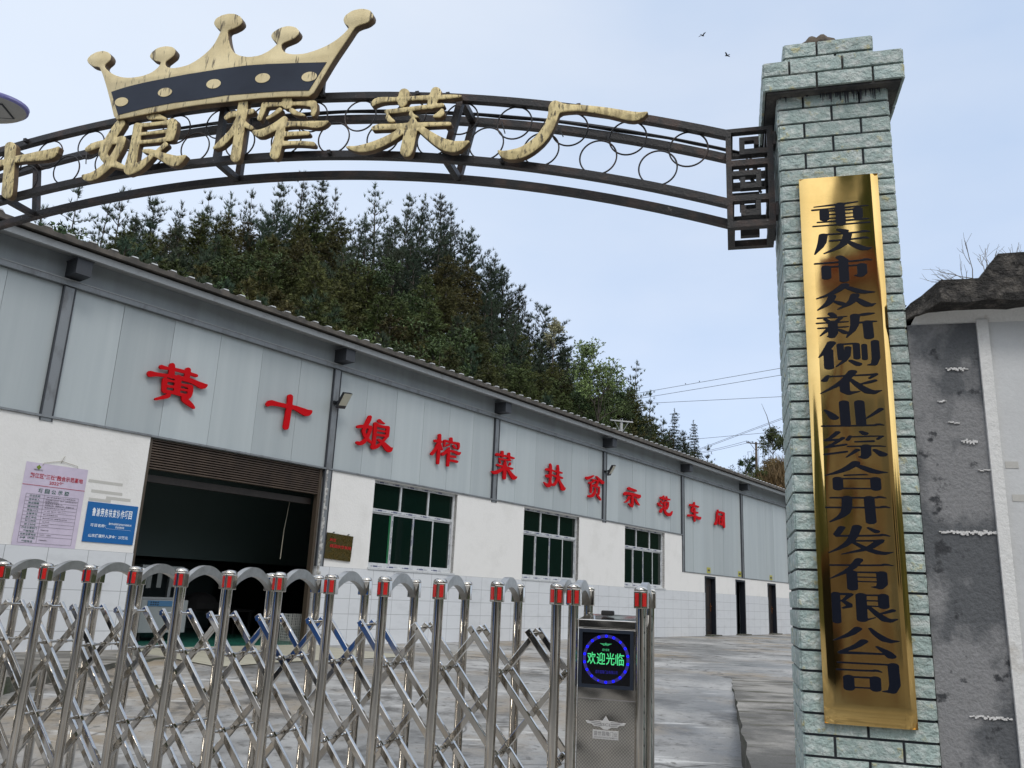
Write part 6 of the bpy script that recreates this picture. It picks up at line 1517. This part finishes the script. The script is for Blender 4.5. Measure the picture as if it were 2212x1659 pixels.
for _ in range(N):
    u = rt.uniform(1540, 1700); v = np.interp(u, [1540, 1600, 1650, 1700], [1040, 1040, 1020, 985]) + rt.uniform(-6, 50); C.append(at(u, v, rt.uniform(82, 88))); T.append(rt.uniform(.7, 1.4))
rng = np.random.default_rng(8); C = np.array(C)
go = leaf_mesh('dry_grass', [blades(C - np.array([0, 0, 1.0]), unit(rng.normal(0, .25, C.shape) + np.array([0, 0, 1.])), np.array(T), 7, 1.7, .035, .25)], M['drygrass'], None); tag(go, kind='stuff')
# plumed reeds standing against the sky
rr_ = MB(); rng = np.random.default_rng(3)
for k in range(26):
    u = rt.uniform(1568, 1665); v = np.interp(u, [1568, 1600, 1640, 1665], [1020, 985, 965, 955]) + rt.uniform(-6, 30); p = at(u, v, 86); b0_ = p - np.array([rt.uniform(-.3, .3), 0, 2.6]); L = rt.uniform(-.5, .3)
    rr_.tube([b0_, (b0_ + p) / 2, p, p + np.array([L, 0, -.1])], [.022, .016, .014, .03], 4, cap=False)
tag(rr_.build('reed_plumes', M['drygrass']), kind='stuff')
tw_ = thing('bare_sapling', 'single bare leaning stem above the shrubs beside the pillar', 'sapling', at(1662, 930, 86) - np.array([0, 0, 2]))
q = MB(); a = at(1664, 925, 86); b = at(1645, 872, 86); q.tube([a - np.array([-.3, 0, 2]), a, (a + b) / 2 + np.array([.1, 0, 0]), b], [.05, .045, .03, .012], 6); q.build('stem', M['trunk'], tw_)

# ---- utility poles and wires
def util_pole(u, v, d, Ht, label, m, arm, twin=False):
    p = at(u, v, d); t = thing('utility_pole', label, 'utility pole', p - np.array([0, 0, Ht])); side = RGT * 1.0; side[2] = 0; side /= np.linalg.norm(side); side = unit(side + np.array([0, .25, 0]))
    q = MB(); q.tube([p - np.array([0, 0, Ht]), p], [.17, .11], 10); q.build('pole_shaft', m, t)
    q = MB(); q.bar(p - side * arm + np.array([0, -.12, -.18]), p + side * arm + np.array([0, -.12, -.18]), .09, .09); ao = q.build('crossarm', m if twin else M['trunk'], t)
    for sg in (-1, 1): q = MB(); q.bar(p + side * arm * .62 * sg + np.array([0, -.12, -.22]), p + np.array([0, -.1, -1.05]), .04, .04); q.build('brace', M['steel_grey'], t)
    for k in ((-.95, -.78, -.36, .36, .78, .95) if not twin else (-.9, 0, .9)):
        c = p + side * arm * k + np.array([0, -.12, -.14]); q = MB(); q.lathe(c, [(.02, 0), (.05, .05), (.06, .1), (.035, .16)], 8); q.build('insulator', M['frame_dark'], ao)
    return p, side
pp_, sd_ = util_pole(1633, 955, 88, 9.0, 'brown utility pole with a wide crossarm on the bank left of the pillar', M['pole'], 1.12)
p2_, s2_ = util_pole(1342, 905, back_dist(1342) + 3, 8.0, 'pale utility pole rising just behind the workshop roof', M['pole_white'], .85, True)
def wire(P, r, label, sag=.0):
    q = MB(); pts = []
    for a, b in zip(P[:-1], P[1:]):
        for t in np.linspace(0, 1, 13): pts.append(a + (b - a) * t - np.array([0, 0, sag * 4 * t * (1 - t)]))
    q.tube(pts, r, 5); c = pts[0]; tag(q.build('power_line', M['line_wire'], None, loc=c), label, 'wire', 'power lines in the gap of sky left of the pillar')
def ext(u0, v0, u1, v1, d0, d1):
    k = (v1 - v0) / (u1 - u0); ua, ub = u0 - 60, u1 + 130; return [at(ua, v0 - k * 60, d0), at(ub, v1 + k * 130, d1)]
wire(ext(1386, 848, 1683, 796, 75, 62), .020, 'highest power line with two birds on it')
wire(ext(1380, 861, 1683, 811, 75, 62), .020, 'second power line just below the highest one')
wire(ext(1402, 871, 1685, 857, 76, 66), .020, 'nearly level power line below the top pair')
wire(ext(1518, 947, 1688, 932, 84, 76), .020, 'level power line just above the crossarm of the brown pole')
wire(ext(1520, 966, 1686, 904, 84, 72), .018, 'steep power line rising to the pillar, upper of two')
wire(ext(1520, 968.5, 1686, 907, 84, 72), .018, 'steep power line rising to the pillar, lower of two')
for k, lb in ((-.95, 'power line leaving the left tip of the brown pole crossarm'), (-.36, 'power line leaving the crossarm close to the brown pole')):
    a = pp_ + sd_ * 1.12 * k + np.array([0, -.12, .02]); wire([at(1470, 988 + 4 * k, 92), a], .020, lb, .12)
for k, lb in ((.95, 'power line running down right from the tip of the crossarm'), (.36, 'power line running down right from beside the brown pole')):
    a = pp_ + sd_ * 1.12 * k + np.array([0, -.12, .02]); wire([a, at(1720, 1012 + 8 * k, 70)], .016, lb, .1)
# ---- birds
def bird(p, label, flying, yaw):
    t = thing('bird', label, 'bird', p, 'birds in the sky' if flying else 'birds on the power line'); c, s = math.cos(yaw), math.sin(yaw); f = lambda x, y, z: p + np.array([c * x - s * y, s * x + c * y, z])
    q = MB(); q.tube([f(-.13, 0, .01), f(-.08, 0, 0), f(0, 0, 0), f(.07, 0, .015), f(.105, 0, .03), f(.14, 0, .025)], [.012, .03, .045, .032, .026, .004], 8); bo = q.build('body', M['bird'], t, smooth=True)
    if flying:
        for sg in (-1, 1):
            w = MB(); w.add([f(.04, .03 * sg, .01), f(.02, .18 * sg, .10), f(-.05, .34 * sg, .06), f(-.08, .17 * sg, .07), f(-.06, .03 * sg, .0), f(.03, .03 * sg, 0), f(.01, .18 * sg, .088), f(-.05, .34 * sg, .055), f(-.08, .17 * sg, .06), f(-.06, .03 * sg, -.01)], [(0, 1, 2, 3, 4), (9, 8, 7, 6, 5), (0, 5, 6, 1), (1, 6, 7, 2), (2, 7, 8, 3), (3, 8, 9, 4), (4, 9, 5, 0)]); w.build('wing', M['bird'], t)
    w = MB(); w.add([f(-.10, -.02, .012), f(-.10, .02, .012), f(-.22, .03, .0), f(-.22, -.03, .0), f(-.10, -.02, .002), f(-.10, .02, .002), f(-.22, .03, -.006), f(-.22, -.03, -.006)], [(0, 1, 2, 3), (7, 6, 5, 4), (0, 4, 5, 1), (1, 5, 6, 2), (2, 6, 7, 3), (3, 7, 4, 0)]); w.build('tail', M['bird'], t)
bird(at(1518, 77, 48), 'higher of two small birds flying beside the pillar top', True, .6)
bird(at(1570, 120, 48), 'lower of two small birds flying, closer to the pillar top', True, 2.4)
for u, lb in ((1481, 'left one of two small birds perched on the highest power line'), (1511, 'right one of two small birds perched on the highest power line')):
    k = (u - 1386) / (1683 - 1386); bird(at(u, 848 + k * (796 - 848) - 2.2, 75 - 8 * k), lb, False, 1.2)
# ---- bare tree behind the guard wall
bt = thing('bare_tree', 'leafless pale twiggy tree top behind the guard wall coping', 'tree', at(2165, 590, 24) - np.array([0, 0, 9])); q = MB(); rb = random.Random(4)
def twig(p, d, L, r, lev):
    e = p + d * L; m_ = (p + e) / 2 + np.array([rb.gauss(0, .04), rb.gauss(0, .04), rb.gauss(0, .04)]) * L; q.tube([p, m_, e], [r, r * .8, r * .6], 5, cap=False)
    if lev == 0: return
    for k in range(3 if lev > 1 else 2):
        nd_ = np.array(d) + np.array([rb.gauss(0, .42), rb.gauss(0, .42), rb.gauss(.12, .32)]); twig(p + (e - p) * rb.uniform(.45, 1), nd_ / np.linalg.norm(nd_), L * rb.uniform(.55, .8), r * .62, lev - 1)
base = at(2150, 612, 24); q.tube([base - np.array([0, 0, 8]), base - np.array([0, 0, .6])], [.12, .06], 8)
for a, L in (((-.9, 0, .35), .85), ((-.6, 0, .7), .95), ((-.15, .2, 1), 1.0), ((.25, 0, .9), 1.0), ((.6, .1, .75), .95), ((-.95, .1, .1), .8)):
    a = np.array(a); twig(base - np.array([0, 0, .6]), a / np.linalg.norm(a), L, .022, 3)
q.build('branches', M['bare'], bt)

# ================================================================= ACROSS THE ROAD (seen only as reflections in the metal)
M['house_wall'] = mat('peach_house_render', (.50, .43, .34), .85, col2=(.42, .36, .29), scale=1.2, fine=.05); M['fascia'] = mat('dark_red_fascia', (.20, .045, .03), .6); M['dark_open'] = mat('dark_shop_opening', (.012, .011, .01), .9); M['rib'] = mat('ribbed_shutter', (.33, .32, .30), .45, .3)
M['truck_blue'] = mat('blue_truck_paint', (.02, .12, .42), .3, coat=.5); M['truck_dark'] = mat('truck_glass', (.01, .012, .014), .1)
hs = thing('roadside_house', 'peach rendered shop house with dark red fascia across the road', 'house', (4, -12, 0)); HF = Frame((-.12, -8.0, 0), np.array([1., 0, 0]), np.array([0, -1., 0]))
q = MB(); q.box(HF, .0, 9.5, .0, 7, 0, 7.6); q.build('house_body', M['house_wall'], hs)
q = MB(); q.box(HF, -.1, 9.7, -.3, 7.2, 7.602, 8.2); q.build('roof_fascia', M['fascia'], hs)
q = MB()
for k in range(40): q.box(HF, .62 + k * .07, .665 + k * .07, -.05, -.004, .8, 5.4)
q.build('ribbed_shutter', M['rib'], hs)
for s in (.0, .34): q = MB(); q.box(HF, s, s + .05, -.10, -.004, 0, 7.5); q.build('red_trim', M['fascia'], hs)
for s in (4.2, 7.0): q = MB(); q.box(HF, s, s + 1.4, -.05, -.004, 2.0, 3.6); q.build('window', M['glass'], hs)
bn_ = thing('open_shed', 'dark open shed beside the house across the road', 'shed', (-4.5, -13, 0))
q = MB(); q.box(HF, -8.6, -.9, 3.0, 8, 0, 2.6); q.build('shed_body', M['dark_open'], bn_)
q = MB(); q.box(HF, -8.9, -.8, 2.6, 8.3, 2.602, 2.75); q.build('shed_roof', M['fascia'], bn_)
tk = thing('parked_truck', 'blue lorry parked on the road left of the gate', 'truck', (-9.5, -1.6, 0)); TF = Frame((-13.2, -2.8, 0), np.array([1., 0, 0]), np.array([0, 1., 0]))
q = MB(); q.box(TF, 0, 4.8, 0, 2.2, .95, 2.9); o = q.build('cargo_box', M['truck_blue'], tk); bevel(o, .04, 2)
q = MB(); q.prism([TF(4.95, .05, .5), TF(6.7, .05, .5), TF(6.7, 2.15, .5), TF(4.95, 2.15, .5)], [TF(4.95, .05, 2.45), TF(6.3, .05, 2.45), TF(6.3, 2.15, 2.45), TF(4.95, 2.15, 2.45)]); o = q.build('cab', M['truck_blue'], tk); bevel(o, .06, 3)
q = MB(); q.box(TF, 5.3, 6.2, 2.151, 2.165, 1.5, 2.2); q.build('cab_window', M['truck_dark'], tk)
for s in (1.0, 5.8):
    for d in (.15, 1.85):
        q = MB(); q.tube([TF(s, d, .45), TF(s, d + .25, .45)], .45, 20); q.build('wheel', M['rubber'], tk)
# wooded ridges closing the valley: behind the road, and beyond the yard to the east
RM = mat('wooded_ridge', (.035, .05, .02), .95, col2=(.085, .095, .035), scale=.10, bump=1, bscale=.3)
def ridge(name, pts, seed):
    """pts: (x, y, height) of the crest, with its foot drawn towards the camera"""
    random.seed(seed); q = MB(); n = len(pts); V = []
    for k, (dist, hh) in enumerate(((.80, -.02), (.88, .35), (.94, .72), (1.0, 1.0), (1.2, .6), (1.5, -.05))):
        for x, y, h_ in pts: V.append((x * dist + random.uniform(-1, 1), y * dist + random.uniform(-1, 1), h_ * hh + (random.uniform(-1, 1) if .2 < hh else 0)))
    q.add(V, [(k * n + i, k * n + i + 1, (k + 1) * n + i + 1, (k + 1) * n + i) for k in range(5) for i in range(n - 1)])
    tag(q.build(name, RM, smooth=True), kind='structure')
P_ = []
for k in range(61):
    x = -150 + 270 * k / 60; h_ = 17 + 5 * math.sin(x * .09) + 50 / (1 + math.exp(-(x + 10.0) * 1.2)) * math.exp(-((x - 5) / 34) ** 2) + 6 * math.exp(-((x + 70) / 30) ** 2); P_.append((x, -74 - .1 * abs(x), h_))
ridge('south_hill', P_, 6)
ridge('east_hill', [(62 + 3 * math.sin(y * .1), y, 15 + 3 * math.sin(y * .13) + 4 * math.sin(y * .05)) for y in np.linspace(-50, 72, 41)], 7)
